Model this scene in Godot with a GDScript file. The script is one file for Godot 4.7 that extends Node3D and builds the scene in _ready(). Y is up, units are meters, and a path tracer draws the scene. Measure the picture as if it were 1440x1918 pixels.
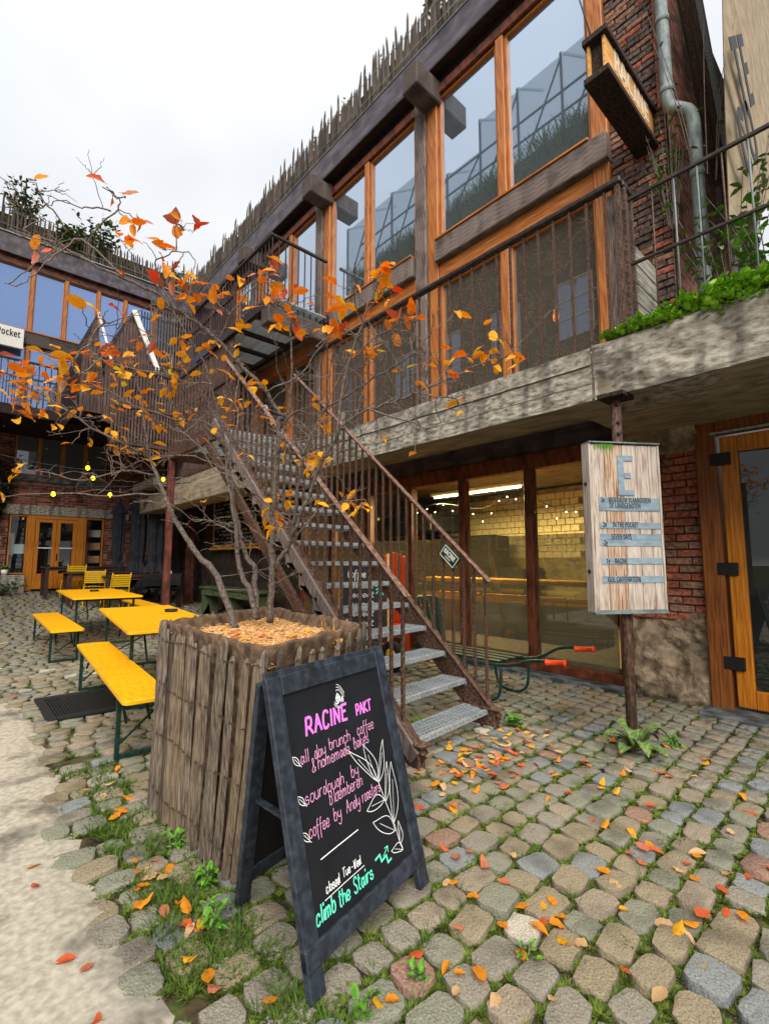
extends Node3D
# A cobbled courtyard: stair to a balcony, chalkboard, planter with an autumn shrub.
# World: x runs into the long facade, -z runs away along it, y is up.

var O := Vector3.ZERO            # the base of the thing being built; meshes are stored relative to it
var used := {}
var rng := RandomNumberGenerator.new()
var m := {}
var noises := {}

# ---------------------------------------------------------------- names, things, parts
func numbered(n: String) -> String:
	if not used.has(n):
		used[n] = 0
		return n
	used[n] += 1
	return "%s_%03d" % [n, used[n]]

func meta(o: Node, label: String, cat := "", group := "", kind := "") -> void:
	if label: o.set_meta("label", label)
	if cat: o.set_meta("category", cat)
	if group: o.set_meta("group", group)
	if kind: o.set_meta("kind", kind)

func thing(called: String, label: String, cat: String, at := Vector3.ZERO, group := "") -> Node3D:
	var o := Node3D.new()
	o.name = numbered(called)
	o.position = at
	add_child(o)
	meta(o, label, cat, group)
	O = at
	return o

func struct(called: String) -> Node3D:
	var o := Node3D.new()
	o.name = numbered(called)
	add_child(o)
	o.set_meta("kind", "structure")
	O = Vector3.ZERO
	return o

func part(called: String, st, mat: Material, parent: Node, label := "", kind := "") -> MeshInstance3D:
	var o := MeshInstance3D.new()
	if st is SurfaceTool:
		st.generate_normals()
		o.mesh = st.commit()
	else:
		o.mesh = st
	o.material_override = mat
	var key := str(parent.get_instance_id()) + called
	o.name = called if not used.has(key) else "%s_%03d" % [called, used[key]]
	used[key] = used.get(key, 0) + 1
	parent.add_child(o)
	meta(o, label, "", "", kind)
	return o

func single(called: String, st, mat: Material, label: String, cat: String, at := Vector3.ZERO, group := "", kind := "") -> MeshInstance3D:
	var o := MeshInstance3D.new()
	if st is SurfaceTool:
		st.generate_normals()
		o.mesh = st.commit()
	else:
		o.mesh = st
	o.material_override = mat
	o.name = numbered(called)
	o.position = at
	add_child(o)
	meta(o, label, cat, group, kind)
	return o

func copy(src: Node3D, at: Vector3, turn: float, label: String) -> Node3D:
	var c: Node3D = src.duplicate()
	c.name = numbered(String(src.name).rstrip("0123456789").rstrip("_"))
	add_child(c)
	c.position = at
	c.rotation.y = turn
	c.set_meta("label", label)
	return c

# ---------------------------------------------------------------- mesh helpers
func S(smooth := false) -> SurfaceTool:
	var st := SurfaceTool.new()
	st.begin(Mesh.PRIMITIVE_TRIANGLES)
	st.set_smooth_group(0 if smooth else -1)
	return st

func tri(st: SurfaceTool, a: Vector3, b: Vector3, c: Vector3, out: Vector3) -> void:
	if (b - a).cross(c - a).dot(out) > 0.0:
		var t := b
		b = c
		c = t
	st.add_vertex(a - O)
	st.add_vertex(b - O)
	st.add_vertex(c - O)

func poly(st: SurfaceTool, p: Array, out: Vector3) -> void:
	for i in range(1, p.size() - 1):
		tri(st, p[0], p[i], p[i + 1], out)

func box(st: SurfaceTool, c: Vector3, s: Vector3, b := 0.0, q := Basis()) -> void:
	var h := s * 0.5
	b = minf(b, minf(h.x, minf(h.y, h.z)) * 0.9)
	for i in 3:
		var j := (i + 1) % 3
		var k := (i + 2) % 3
		for sg in [-1.0, 1.0]:
			var n := Vector3.ZERO
			n[i] = sg
			var pts := []
			for t in [[-1, -1], [1, -1], [1, 1], [-1, 1]]:
				var p := Vector3.ZERO
				p[i] = h[i] * sg
				p[j] = (h[j] - b) * t[0]
				p[k] = (h[k] - b) * t[1]
				pts.append(c + q * p)
			poly(st, pts, q * n)
		if b <= 0.0:
			continue
		for sj in [-1.0, 1.0]:
			for sk in [-1.0, 1.0]:
				var n := Vector3.ZERO
				n[j] = sj
				n[k] = sk
				var pts := []
				for t in [[-1, 0], [1, 0], [1, 1], [-1, 1]]:
					var p := Vector3.ZERO
					p[i] = (h[i] - b) * t[0]
					p[j] = sj * (h[j] - (b if t[1] == 1 else 0.0))
					p[k] = sk * (h[k] - (0.0 if t[1] == 1 else b))
					pts.append(c + q * p)
				poly(st, pts, q * n)
	if b > 0.0:
		for x in [-1.0, 1.0]:
			for y in [-1.0, 1.0]:
				for z in [-1.0, 1.0]:
					var g := Vector3(x, y, z)
					var a := Vector3(h.x * x, (h.y - b) * y, (h.z - b) * z)
					var e := Vector3((h.x - b) * x, h.y * y, (h.z - b) * z)
					var f := Vector3((h.x - b) * x, (h.y - b) * y, h.z * z)
					tri(st, c + q * a, c + q * e, c + q * f, q * g)

func bb(st: SurfaceTool, lo: Vector3, hi: Vector3, b := 0.0) -> void:
	box(st, (lo + hi) * 0.5, (hi - lo).abs(), b)

func B(lo: Vector3, hi: Vector3, b := 0.0) -> SurfaceTool:
	var st := S()
	bb(st, lo, hi, b)
	return st

func along(a: Vector3, b: Vector3, side := Vector3.RIGHT) -> Basis:   # y runs from a to b, x as near to side as it can be
	var y := (b - a).normalized()
	var z := side.cross(y)
	if z.length() < 1e-3:
		z = Vector3.BACK.cross(y)
	z = z.normalized()
	return Basis(y.cross(z), y, z)

func bar(st: SurfaceTool, a: Vector3, b: Vector3, w: float, t: float, bev := 0.0, side := Vector3.RIGHT) -> void:
	box(st, (a + b) * 0.5, Vector3(w, (b - a).length(), t), bev, along(a, b, side))

func tube(st: SurfaceTool, pts: Array, rad, n := 8, caps := true) -> void:
	var rings := []
	var last := Vector3.UP
	var prev := Vector3.ZERO
	for i in pts.size():
		var d: Vector3 = (pts[mini(i + 1, pts.size() - 1)] - pts[maxi(i - 1, 0)]).normalized()
		if i == 0:
			last = d.cross(Vector3(0.31, 0.22, 0.92)).normalized()
		var u := (last - d * last.dot(d)).normalized()
		last = u
		var v := d.cross(u)
		var r: float = rad[i] if rad is Array else rad
		var ring := []
		for k in n:
			var a := TAU * k / n
			ring.append(pts[i] + (u * cos(a) + v * sin(a)) * r)
		rings.append(ring)
	for i in range(pts.size() - 1):
		for k in n:
			var a: Vector3 = rings[i][k]
			var b: Vector3 = rings[i][(k + 1) % n]
			var c: Vector3 = rings[i + 1][(k + 1) % n]
			var d: Vector3 = rings[i + 1][k]
			var out: Vector3 = (a + b + c + d) * 0.25 - (pts[i] + pts[i + 1]) * 0.5
			tri(st, a, b, c, out)
			tri(st, a, c, d, out)
	if caps:
		poly(st, rings[0], pts[0] - pts[1])
		poly(st, rings[-1], pts[-1] - pts[-2])

func lathe(st: SurfaceTool, c: Vector3, prof: Array, n := 12, q := Basis()) -> void:   # prof: Vector2(radius, height)
	for i in range(prof.size() - 1):
		for k in n:
			var p := []
			for t in [[i, k], [i, k + 1], [i + 1, k + 1], [i + 1, k]]:
				var a: float = TAU * t[1] / n
				var f: Vector2 = prof[t[0]]
				p.append(c + q * Vector3(cos(a) * f.x, f.y, sin(a) * f.x))
			var am := TAU * (k + 0.5) / n
			var dr: Vector2 = prof[i + 1] - prof[i]
			var out := q * Vector3(cos(am) * dr.y, -dr.x, sin(am) * dr.y)
			tri(st, p[0], p[1], p[2], out)
			tri(st, p[0], p[2], p[3], out)

func curve(p: Array, steps := 4) -> Array:      # Catmull-Rom through the points
	var out := []
	for i in range(p.size() - 1):
		var a = p[maxi(i - 1, 0)]
		var b = p[i]
		var c = p[i + 1]
		var d = p[mini(i + 2, p.size() - 1)]
		for k in steps:
			out.append(b.cubic_interpolate(c, a, d, float(k) / steps))
	out.append(p[-1])
	return out

func P(s: String) -> Array:                     # "x,y,z x,y,z"
	var out := []
	for w in s.split(" ", false):
		var f := w.split_floats(",")
		out.append(Vector3(f[0], f[1], f[2]))
	return out

func sheet(st: SurfaceTool, o: Vector3, u: Vector3, v: Vector3, nu: int, nv: int, out: Vector3, amp: float, fr := 3.0) -> void:
	# a face of rough concrete or render: a grid pushed in and out
	var nz := noise(77, 0.5, 3)
	var g := []
	for i in nu + 1:
		var row := []
		for j in nv + 1:
			var p := o + u * (float(i) / nu) + v * (float(j) / nv)
			var e := 0.0 if i == 0 or j == 0 or i == nu or j == nv else 1.0
			row.append(p + out * amp * (0.35 + 0.65 * e) * nz.get_noise_3dv(p * fr))
		g.append(row)
	for i in nu:
		for j in nv:
			tri(st, g[i][j], g[i + 1][j], g[i + 1][j + 1], out)
			tri(st, g[i][j], g[i + 1][j + 1], g[i][j + 1], out)

func noise(sd: int, fr: float, oct := 4) -> FastNoiseLite:
	var f := FastNoiseLite.new()
	f.seed = sd
	f.frequency = fr
	f.fractal_octaves = oct
	f.noise_type = FastNoiseLite.TYPE_SIMPLEX_SMOOTH
	return f

# ---------------------------------------------------------------- materials
func C(hex: String) -> Color:
	return Color.html(hex)

func ntex(key: String, sd: int, fr: float, oct: int, cols: Array, size := 512, type := FastNoiseLite.TYPE_SIMPLEX_SMOOTH) -> NoiseTexture2D:
	if noises.has(key):
		return noises[key]
	var t := NoiseTexture2D.new()
	t.width = size
	t.height = size
	t.seamless = true
	t.normalize = true
	var f := noise(sd, fr, oct)
	f.noise_type = type
	t.noise = f
	if cols.size():
		var g := Gradient.new()
		var off := PackedFloat32Array()
		var cc := PackedColorArray()
		for i in cols.size():
			off.append(0.18 + 0.64 * i / maxf(1.0, cols.size() - 1))
			cc.append(cols[i])
		g.offsets = off
		g.colors = cc
		t.color_ramp = g
	noises[key] = t
	return t

# cols: ramp of base colours; sc: texture repeats per metre on each axis; patch: how strong the coarse blotches are
func mat(key: String, cols: Array, sc := Vector3(1, 1, 1), rough := 0.85, bump := 0.0, patch := 0.0, world := true, metal := 0.0, fr := 0.012) -> StandardMaterial3D:
	var a := StandardMaterial3D.new()
	a.resource_name = key
	var cc := []
	for c in cols:
		cc.append(C(c))
	if cc.size() == 1:
		a.albedo_color = cc[0]
	else:
		a.albedo_texture = ntex("c_" + key, hash(key) % 1000, fr, 5, cc, 256 if cc.size() < 4 else 512)
	a.uv1_triplanar = true
	a.uv1_world_triplanar = world
	a.uv1_scale = sc
	a.roughness = rough
	a.metallic = metal
	a.metallic_specular = 0.4
	if bump > 0.0:
		a.heightmap_enabled = true
		a.heightmap_texture = ntex("grey%d" % (hash(key) % 3), 11 + hash(key) % 3, 0.02, 6, [], 512)
		a.heightmap_scale = bump
	if patch > 0.0:
		a.detail_enabled = true
		a.detail_blend_mode = BaseMaterial3D.BLEND_MODE_MUL
		a.detail_uv_layer = BaseMaterial3D.DETAIL_UV_2
		patch = 0.12 if patch < 0.18 else (0.25 if patch < 0.32 else 0.4)
		var lo := 1.0 - patch
		a.detail_albedo = ntex("patch%d" % int(patch * 100), 5, 0.008, 6, [Color(lo, lo, lo), Color(1, 1, 1), Color(1, 1, 1)], 512)
		a.uv2_triplanar = true
		a.uv2_world_triplanar = true
		a.uv2_scale = Vector3(0.43, 0.37, 0.41)
	m[key] = a
	return a

func glow(key: String, hex: String, e: float) -> StandardMaterial3D:
	var a := StandardMaterial3D.new()
	a.resource_name = key
	a.albedo_color = C(hex)
	a.emission_enabled = true
	a.emission = C(hex)
	a.emission_energy_multiplier = e
	m[key] = a
	return a

func pane(key: String, hex: String, alpha: float, rough := 0.02, spec := 0.5, metal := 0.0) -> StandardMaterial3D:
	var a := StandardMaterial3D.new()
	a.resource_name = key
	var c := C(hex)
	c.a = alpha
	a.albedo_color = c
	a.transparency = BaseMaterial3D.TRANSPARENCY_ALPHA
	a.roughness = rough
	a.metallic_specular = spec
	a.metallic = metal
	m[key] = a
	return a

func rise(z: float) -> float:            # the yard slopes up towards the back building
	var d := maxf(0.0, -z - 9.3)
	return 0.0071 * d * d

func materials() -> void:
	# stone
	mat("cobble_grey", ["646055", "746f63", "807b6e", "8b8677"], Vector3(5.2, 5.2, 5.2), 0.8, 0.45, 0.25, true, 0.0, 0.035)
	mat("cobble_brown", ["6b6250", "7a705b", "877c66", "91866f"], Vector3(5.2, 5.2, 5.2), 0.8, 0.45, 0.2, true, 0.0, 0.035)
	mat("cobble_green", ["5f6054", "707162", "7b7b6b", "868674"], Vector3(5.2, 5.2, 5.2), 0.8, 0.45, 0.25, true, 0.0, 0.035)
	mat("cobble_pink", ["6f6657", "807565", "8c816f", "978c79"], Vector3(5.2, 5.2, 5.2), 0.8, 0.45, 0.2, true, 0.0, 0.035)
	mat("cobble_blue", ["5d6263", "6e7272", "7a7e7c", "858784"], Vector3(5.2, 5.2, 5.2), 0.75, 0.45, 0.2, true, 0.0, 0.035)
	mat("cobble_red", ["75594b", "876b5c", "957a6a"], Vector3(5.2, 5.2, 5.2), 0.85, 0.45, 0.2, true, 0.0, 0.035)
	mat("cobble_pale", ["8b8475", "a0998a", "b0a99a", "bdb6a7"], Vector3(5.2, 5.2, 5.2), 0.85, 0.45, 0.2, true, 0.0, 0.035)
	mat("soil", ["2a2218", "3a3020", "463c28", "44501f", "4f5a22"], Vector3(0.9, 0.9, 0.9), 0.95, 1.2, 0.35)
	mat("path", ["8d8779", "9a9384", "a49d8e", "aea797"], Vector3(1.3, 1.3, 1.3), 0.92, 0.3, 0.4, true, 0.0, 0.03)
	mat("concrete", ["57524a", "7a756a", "8b867a", "9a958a", "a5a195"], Vector3(0.9, 1.5, 0.75), 0.92, 0.9, 0.28, true, 0.0, 0.022)
	m.concrete.uv2_scale = Vector3(1.3, 0.1, 1.3)
	mat("soffit", ["7a705f", "8d8371", "9a907c"], Vector3(3.0, 3.0, 0.5), 0.92, 0.2, 0.12)
	mat("render_coat", ["54483a", "7b6b57", "9c8a72", "ad9b83"], Vector3(0.9, 0.9, 0.9), 0.95, 2.5, 0.35)
	mat("mortar", ["6d6455", "857b6b", "948a7a"], Vector3(3, 3, 3), 0.95, 0.8, 0.3)
	mat("brick_red", ["6b3a2c", "8d4f3b", "a05c46", "a8705c"], Vector3(2.5, 2.5, 2.5), 0.9, 0.6, 0.2)
	mat("brick_dark", ["43342f", "584742", "6a5650", "75625c"], Vector3(2.5, 2.5, 2.5), 0.9, 0.6, 0.2)
	mat("brick_brown", ["5c4034", "795546", "8d6a57", "9a7765"], Vector3(2.5, 2.5, 2.5), 0.9, 0.6, 0.2)
	mat("bluestone", ["3d4043", "555a5c", "6d7170"], Vector3(1.5, 1.5, 1.5), 0.7, 0.4, 0.3)
	# wood: grain along y, along z, along x
	mat("timber_post", ["463c39", "685b57", "83766f", "938680"], Vector3(14, 0.6, 14), 0.85, 0.8, 0.2)
	mat("timber_beam", ["463c39", "685b57", "83766f", "968a84"], Vector3(14, 14, 0.6), 0.85, 0.8, 0.2)
	mat("timber_cross", ["3a322f", "564c48", "6f645f"], Vector3(0.6, 14, 14), 0.85, 0.8, 0.2)
	mat("orange_post", ["874a20", "a4632f", "b6773e"], Vector3(9, 0.5, 9), 0.45, 0.1, 0.0)
	mat("orange_rail", ["874a20", "a4632f", "b6773e"], Vector3(9, 9, 0.5), 0.45, 0.1, 0.0)
	mat("door_wood", ["94540f", "b06a18", "bf7c26"], Vector3(10, 0.5, 10), 0.4, 0.1, 0.0)
	mat("paling_a", ["37302b", "554c45", "6f665f", "7f7770"], Vector3(16, 0.7, 16), 0.9, 0.8, 0.0)
	mat("paling_b", ["3f352c", "5c5045", "75685b"], Vector3(16, 0.6, 16), 0.9, 0.8, 0.0)
	mat("paling_c", ["2c2623", "463e39", "5b524c"], Vector3(16, 0.8, 16), 0.9, 0.8, 0.0)
	mat("pale_near_a", ["3a312a", "5d5146", "786b5d", "8d8172"], Vector3(18, 0.9, 18), 0.9, 1.0, 0.0)
	mat("pale_near_b", ["433730", "6a5b4a", "85755f", "9a8b75"], Vector3(18, 0.7, 18), 0.9, 1.0, 0.0)
	mat("pale_near_c", ["332a24", "50443a", "675a4d"], Vector3(18, 1.0, 18), 0.9, 1.0, 0.0)
	mat("bare_wood", ["d0a27a"], Vector3(1, 1, 1), 0.8)
	mat("plank_a", ["6d5646", "93857a", "aca094", "b8aea3", "8d7767"], Vector3(7, 0.45, 7), 0.85, 0.5, 0.0)
	mat("plank_b", ["82705f", "a1968a", "b4aaa0", "bdb4aa"], Vector3(8, 0.4, 8), 0.85, 0.5, 0.0)
	mat("plank_rust", ["5a3018", "8b5d38", "ab9682", "b3a698", "70452a"], Vector3(9, 0.35, 9), 0.85, 0.5, 0.0)
	mat("grey_board", ["6c6a61", "8d8b80", "a5a397"], Vector3(0.5, 12, 12), 0.9, 0.5, 0.2)
	mat("dark_boards", ["1f1a17", "342c26", "473d34", "5a4e43"], Vector3(6, 0.5, 6), 0.9, 0.6, 0.2)
	mat("cladding", ["3f2e2a", "54423c", "67534b"], Vector3(8, 0.5, 8), 0.7, 0.3, 0.2)
	mat("ply_face", ["b07a3a", "c6904f", "d3a263"], Vector3(0.7, 5, 5), 0.7, 0.1, 0.0)
	# metal
	mat("rust_frame", ["4c2413", "623420", "733f29"], Vector3(3, 1, 3), 0.5, 0.1, 0.25)
	mat("brown_steel", ["2c1d17", "422e24", "574033", "665043"], Vector3(5, 5, 5), 0.6, 0.3, 0.25)
	mat("rail_top", ["4a3229", "684c3f", "806355", "8f7566"], Vector3(3, 3, 3), 0.55, 0.3, 0.2)
	mat("wire", ["3d332c"], Vector3(1, 1, 1), 0.7)
	mat("rust_dark", ["150f0e", "241a18", "33231e", "4a3930"], Vector3(4, 4, 4), 0.85, 0.5, 0.3)
	mat("galv", ["70777a", "868d90", "999fa2", "a8aeb0"], Vector3(5, 5, 5), 0.45, 0.1, 0.12, true, 0.25)
	mat("zinc", ["515d60", "67726f", "7e8886", "66737a"], Vector3(2, 0.7, 2), 0.65, 0.1, 0.2, true, 0.1)
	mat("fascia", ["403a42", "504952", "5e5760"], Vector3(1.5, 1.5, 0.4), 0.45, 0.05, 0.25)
	mat("rail_dark", ["1d1614", "2b211f", "3a2d2a"], Vector3(4, 4, 4), 0.5, 0.1, 0.0)
	mat("red_post", ["3a1b15", "532720", "64352b"], Vector3(3, 1, 3), 0.65, 0.3, 0.2)
	mat("pole_paint", ["2c211c", "48322a", "5f473c", "7c6250"], Vector3(6, 2, 6), 0.6, 0.4, 0.2)
	mat("plate", ["6c8090", "7f919d", "93a3ac"], Vector3(2.5, 6, 2.5), 0.45, 0.0, 0.15, true, 0.2)
	mat("black_metal", ["121415"], Vector3(6, 6, 6), 0.5)
	mat("green_metal", ["0f2219", "16302a", "1e3b32"], Vector3(6, 6, 6), 0.4, 0.05, 0.0)
	mat("orange_grip", ["d8430f"], Vector3(1, 1, 1), 0.45)
	mat("rubber", ["191918"], Vector3(6, 6, 6), 0.8)
	# paint, cloth, print
	mat("yellow_paint", ["cd9204", "e2a204", "e6a606", "e9aa08", "edb010"], Vector3(6, 6, 0.7), 0.4, 0.08, 0.0)
	mat("yellow_dull", ["c29a10"], Vector3(3, 3, 3), 0.5)  # same yellow paint, darkened so the colour carries the shade on the chairs
	mat("table_dark", ["2a1c1a", "3b2926", "4d3733"], Vector3(0.8, 6, 6), 0.32, 0.1, 0.0)
	mat("board_frame", ["171a20", "20252d", "2b323c", "353d48"], Vector3(2.5, 2.5, 2.5), 0.55, 0.15, 0.15)
	mat("board_black", ["0e1016", "12151b", "181b22"], Vector3(1.2, 1.2, 1.2), 0.6, 0.0, 0.2)
	mat("board_back", ["0f0f11"], Vector3(1.2, 1.2, 1.2), 0.8)
	mat("chalk_pink", ["e878d8"], Vector3(1, 1, 1), 0.8)
	mat("chalk_rose", ["e9a3cf"], Vector3(1, 1, 1), 0.8)
	mat("chalk_white", ["e4e6e4"], Vector3(1, 1, 1), 0.8)
	mat("chalk_mint", ["5fe0bd"], Vector3(1, 1, 1), 0.8)
	mat("ink", ["181c1f"], Vector3(1, 1, 1), 0.6)
	mat("white_paint", ["d9d9d2", "e2e2dc"], Vector3(2, 2, 2), 0.6)
	mat("sign_green", ["0d2a1c"], Vector3(4, 4, 4), 0.45)
	mat("liner", ["3f3024", "594635", "6c5744", "7b6550"], Vector3(2.2, 2.2, 2.2), 0.95, 0.5, 0.3)
	mat("liner_in", ["5a5334", "786d48", "8d8158"], Vector3(1.5, 1.5, 1.5), 0.95, 0.5, 0.3)
	mat("black_cloth", ["1b1d23", "272a31", "33363e"], Vector3(3, 1, 3), 0.85, 0.2, 0.0)
	mat("canvas", ["7d6f5a", "8c7d66", "998a72"], Vector3(0.9, 0.9, 0.9), 0.95, 0.1, 0.0)
	mat("red_cloth", ["5c0f1a"], Vector3(1, 1, 1), 0.9)
	mat("plaster_in", ["6b6242", "857a52", "96895e"], Vector3(1, 1, 1), 0.9)
	mat("tile_in", ["cdbf8c", "ddd19d", "e6dcae"], Vector3(4, 4, 4), 0.35)
	mat("dark_in", ["4e473f"], Vector3(1, 1, 1), 0.9)
	mat("steel_in", ["4a4a45"], Vector3(3, 3, 3), 0.35, 0.0, 0.0, true, 0.7)
	mat("paper", ["c1d6d6"], Vector3(2, 2, 2), 0.8)
	# plants
	mat("bark", ["322b26", "514842", "6c625a", "7b7168"], Vector3(14, 5, 14), 0.85, 0.5, 0.0)
	mat("twig", ["463b35", "665851", "8a7d74"], Vector3(20, 20, 20), 0.8)
	for d in [["leaf_orange", "dd7a10", "f09a1c", "f8b63a"], ["leaf_gold", "e2980a", "f2b416", "f8ca3c"], ["leaf_red", "bb4520", "da6230", "e8804a"], ["leaf_rust", "a8583c", "cc7c5a", "dc9a7a"], ["leaf_yellow", "dcc014", "ead432", "f0de58"], ["leaf_tan", "c89a66", "e4bc88", "eecba0"]]:
		mat(d[0], [d[1], d[2], d[3]], Vector3(14, 14, 14), 0.6, 0.15, 0.0, false)
		m[d[0]].backlight_enabled = true
		m[d[0]].backlight = m[d[0]].albedo_color.lerp(C(d[2]), 1.0) * 0.95
	for d in [["grass", "27390f", "3c5516", "527020"], ["herb", "2f5512", "4a7a1a", "639c28"], ["ivy_bright", "558016", "79a828", "97c23c"], ["ivy_dark", "121d0c", "1e2d13", "2d3f1b"], ["bush", "3c4f26", "556b35", "71864a"], ["weed_grey", "3f4637", "57604a", "6d755c"], ["moss", "303e10", "485a18", "5f7222"]]:
		mat(d[0], [d[1], d[2], d[3]], Vector3(9, 9, 9), 0.75, 0.0, 0.0, true)
		m[d[0]].backlight_enabled = true
		m[d[0]].backlight = C(d[2]) * 0.5
	mat("straw", ["8a5f30", "b08345", "cfa566", "dfbd86"], Vector3(6, 6, 6), 0.9)
	mat("steel_blue", ["4a5560"], Vector3(1, 1, 1), 0.6)
	mat("sign_letters", ["c4bba9"], Vector3(1, 1, 1), 0.8)
	mat("red_orange", ["b43d11"], Vector3(6, 1, 6), 0.5)
	mat("green_wood", ["39442c", "4c5a3b", "606c4b"], Vector3(8, 8, 0.6), 0.85, 0.4, 0.2)
	mat("grey_chalk", ["8d8a84"], Vector3(1, 1, 1), 0.9)
	mat("door_dark", ["5e3212", "774419", "885020"], Vector3(9, 0.5, 9), 0.5, 0.1, 0.0)
	mat("ivy_wall", ["1f1c12", "3e3823", "665c3e", "8d8159"], Vector3(0.7, 0.7, 0.7), 0.95, 4.0, 0.3)
	brick_tex("brick_far", ["8a4738", "9a5542", "74402f", "a06450", "66392f"], "85776b")
	# glass
	pane("glass_clear", "20282a", 0.10, 0.01, 0.75)
	pane("glass_upper", "bccadb", 1.0, 0.015, 0.7, 0.9)
	pane("glass_low", "948f84", 0.58, 0.01, 0.7, 0.75)
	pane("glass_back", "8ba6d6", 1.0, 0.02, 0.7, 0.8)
	pane("glass_house", "a9bcc4", 0.45, 0.05, 0.5)
	pane("glass_grey", "7d868c", 0.9, 0.02, 0.6, 0.6)
	pane("glass_door", "262a28", 0.8, 0.01, 0.7, 0.25)
	pane("frost", "7c7555", 0.5, 0.35, 0.5)
	m.glass_upper.transparency = BaseMaterial3D.TRANSPARENCY_DISABLED
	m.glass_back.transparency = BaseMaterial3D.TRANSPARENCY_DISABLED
	glow("bulb_glow", "f5d020", 1.2)
	glow("fairy_glow", "ffe6a8", 9.0)
	glow("tube_glow", "fff2c8", 5.0)
	glow("filament_glow", "ff8a1e", 22.0)

# ---------------------------------------------------------------- air and light
func setup() -> void:
	var cam := Camera3D.new()
	cam.name = "camera"
	cam.fov = 93.63
	cam.near = 0.05
	cam.far = 400.0
	cam.position = Vector3(0, 1.5, 0)
	cam.rotation_order = EULER_ORDER_YXZ
	cam.rotation = Vector3(deg_to_rad(5.9), deg_to_rad(-42.01), 0)
	add_child(cam)
	var env := Environment.new()
	env.tonemap_mode = Environment.TONE_MAPPER_LINEAR
	env.tonemap_exposure = 3.9
	env.background_mode = Environment.BG_SKY
	env.sdfgi_enabled = true
	env.ssao_enabled = true
	env.ssil_enabled = true
	# an overcast sky: brighter overhead than at the horizon, with soft grey cloud
	var im := Image.create(512, 256, false, Image.FORMAT_RGBF)
	var nz := noise(21, 0.9, 5)
	for y in 256:
		var el := PI * (0.5 - (y + 0.5) / 256.0)
		for x in 512:
			var az := TAU * (x + 0.5) / 512.0
			var d := Vector3(cos(el) * cos(az), sin(el) * 1.6, cos(el) * sin(az))
			var n := nz.get_noise_3dv(d * 1.3) * 0.5 + nz.get_noise_3dv(d * 3.1 + Vector3(7, 3, 1)) * 0.2
			var b := 0.148 + 0.148 * maxf(0.0, sin(el)) + 0.11 * n
			var c := Color(b * 0.955, b * 0.985, b * 1.03)
			im.set_pixel(x, y, c if el > 0.0 else Color(0.3, 0.29, 0.28))
	var ps := PanoramaSkyMaterial.new()
	ps.panorama = ImageTexture.create_from_image(im)
	var sky := Sky.new()
	sky.sky_material = ps
	env.sky = sky
	var we := WorldEnvironment.new()
	we.name = "environment"
	we.environment = env
	add_child(we)
	var sun := DirectionalLight3D.new()
	sun.name = "sun"
	sun.light_energy = 0.5
	sun.light_angular_distance = 60.0
	sun.light_color = Color(1.0, 0.97, 0.93)
	sun.shadow_enabled = true
	add_child(sun)
	sun.look_at_from_position(Vector3(-6, 10, 8), Vector3.ZERO)

# ---------------------------------------------------------------- ground
var edge_z := [2.0, -1.5, -1.8, -2.1, -2.5, -3.0, -3.4, -3.97, -4.34, -4.9, -5.4, -6.75, -7.2, -9.0]
var edge_x := [0.62, 0.68, 0.71, 0.69, 0.6, 0.63, 0.64, 0.71, 0.67, 0.72, 0.75, 0.65, 0.53, -1.2]

func path_edge(z: float) -> float:
	for i in range(edge_z.size() - 1):
		if z <= edge_z[i] and z >= edge_z[i + 1]:
			return lerpf(edge_x[i], edge_x[i + 1], (z - edge_z[i]) / (edge_z[i + 1] - edge_z[i]))
	return 0.62 if z > 2.0 else -30.0

func stone_mesh(sd: int) -> ArrayMesh:      # a worn sett, about 1 x 1 across and 1 high, top near y = 0
	var r := RandomNumberGenerator.new()
	r.seed = sd
	var n := 14
	var sq := r.randf_range(4.0, 9.0)
	var off := []
	for i in n:
		off.append(r.randf_range(0.9, 1.07))
	var rings := []
	for lv in [[1.03, -0.9], [1.0, -0.18], [0.965, -0.035], [0.88, 0.0], [0.45, 0.005]]:
		var ring := []
		for i in n:
			var a: float = TAU * i / n
			var c := cos(a)
			var s := sin(a)
			var rad: float = 0.5 / pow(pow(absf(c), sq) + pow(absf(s), sq), 1.0 / sq) * off[i] * lv[0]
			ring.append(Vector3(c * rad, lv[1] + (r.randf_range(-0.06, 0.06) if lv[0] < 0.95 else 0.0), s * rad))
		rings.append(ring)
	var st := S(true)
	var keep := O
	O = Vector3.ZERO
	for k in 4:
		st.set_smooth_group(1 if k < 2 else 0)
		for i in n:
			var j := (i + 1) % n
			var out: Vector3 = (rings[k][i] + rings[k][j]) * Vector3(0.5, 0, 0.5) + Vector3(0, 0.06 + 0.2 * k, 0)
			tri(st, rings[k][i], rings[k][j], rings[k + 1][j], out)
			tri(st, rings[k][i], rings[k + 1][j], rings[k + 1][i], out)
	var top := Vector3(0, 0.0, 0)
	for i in n:
		tri(st, rings[4][i], rings[4][(i + 1) % n], top, Vector3.UP)
	O = keep
	st.generate_normals()
	return st.commit()

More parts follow.
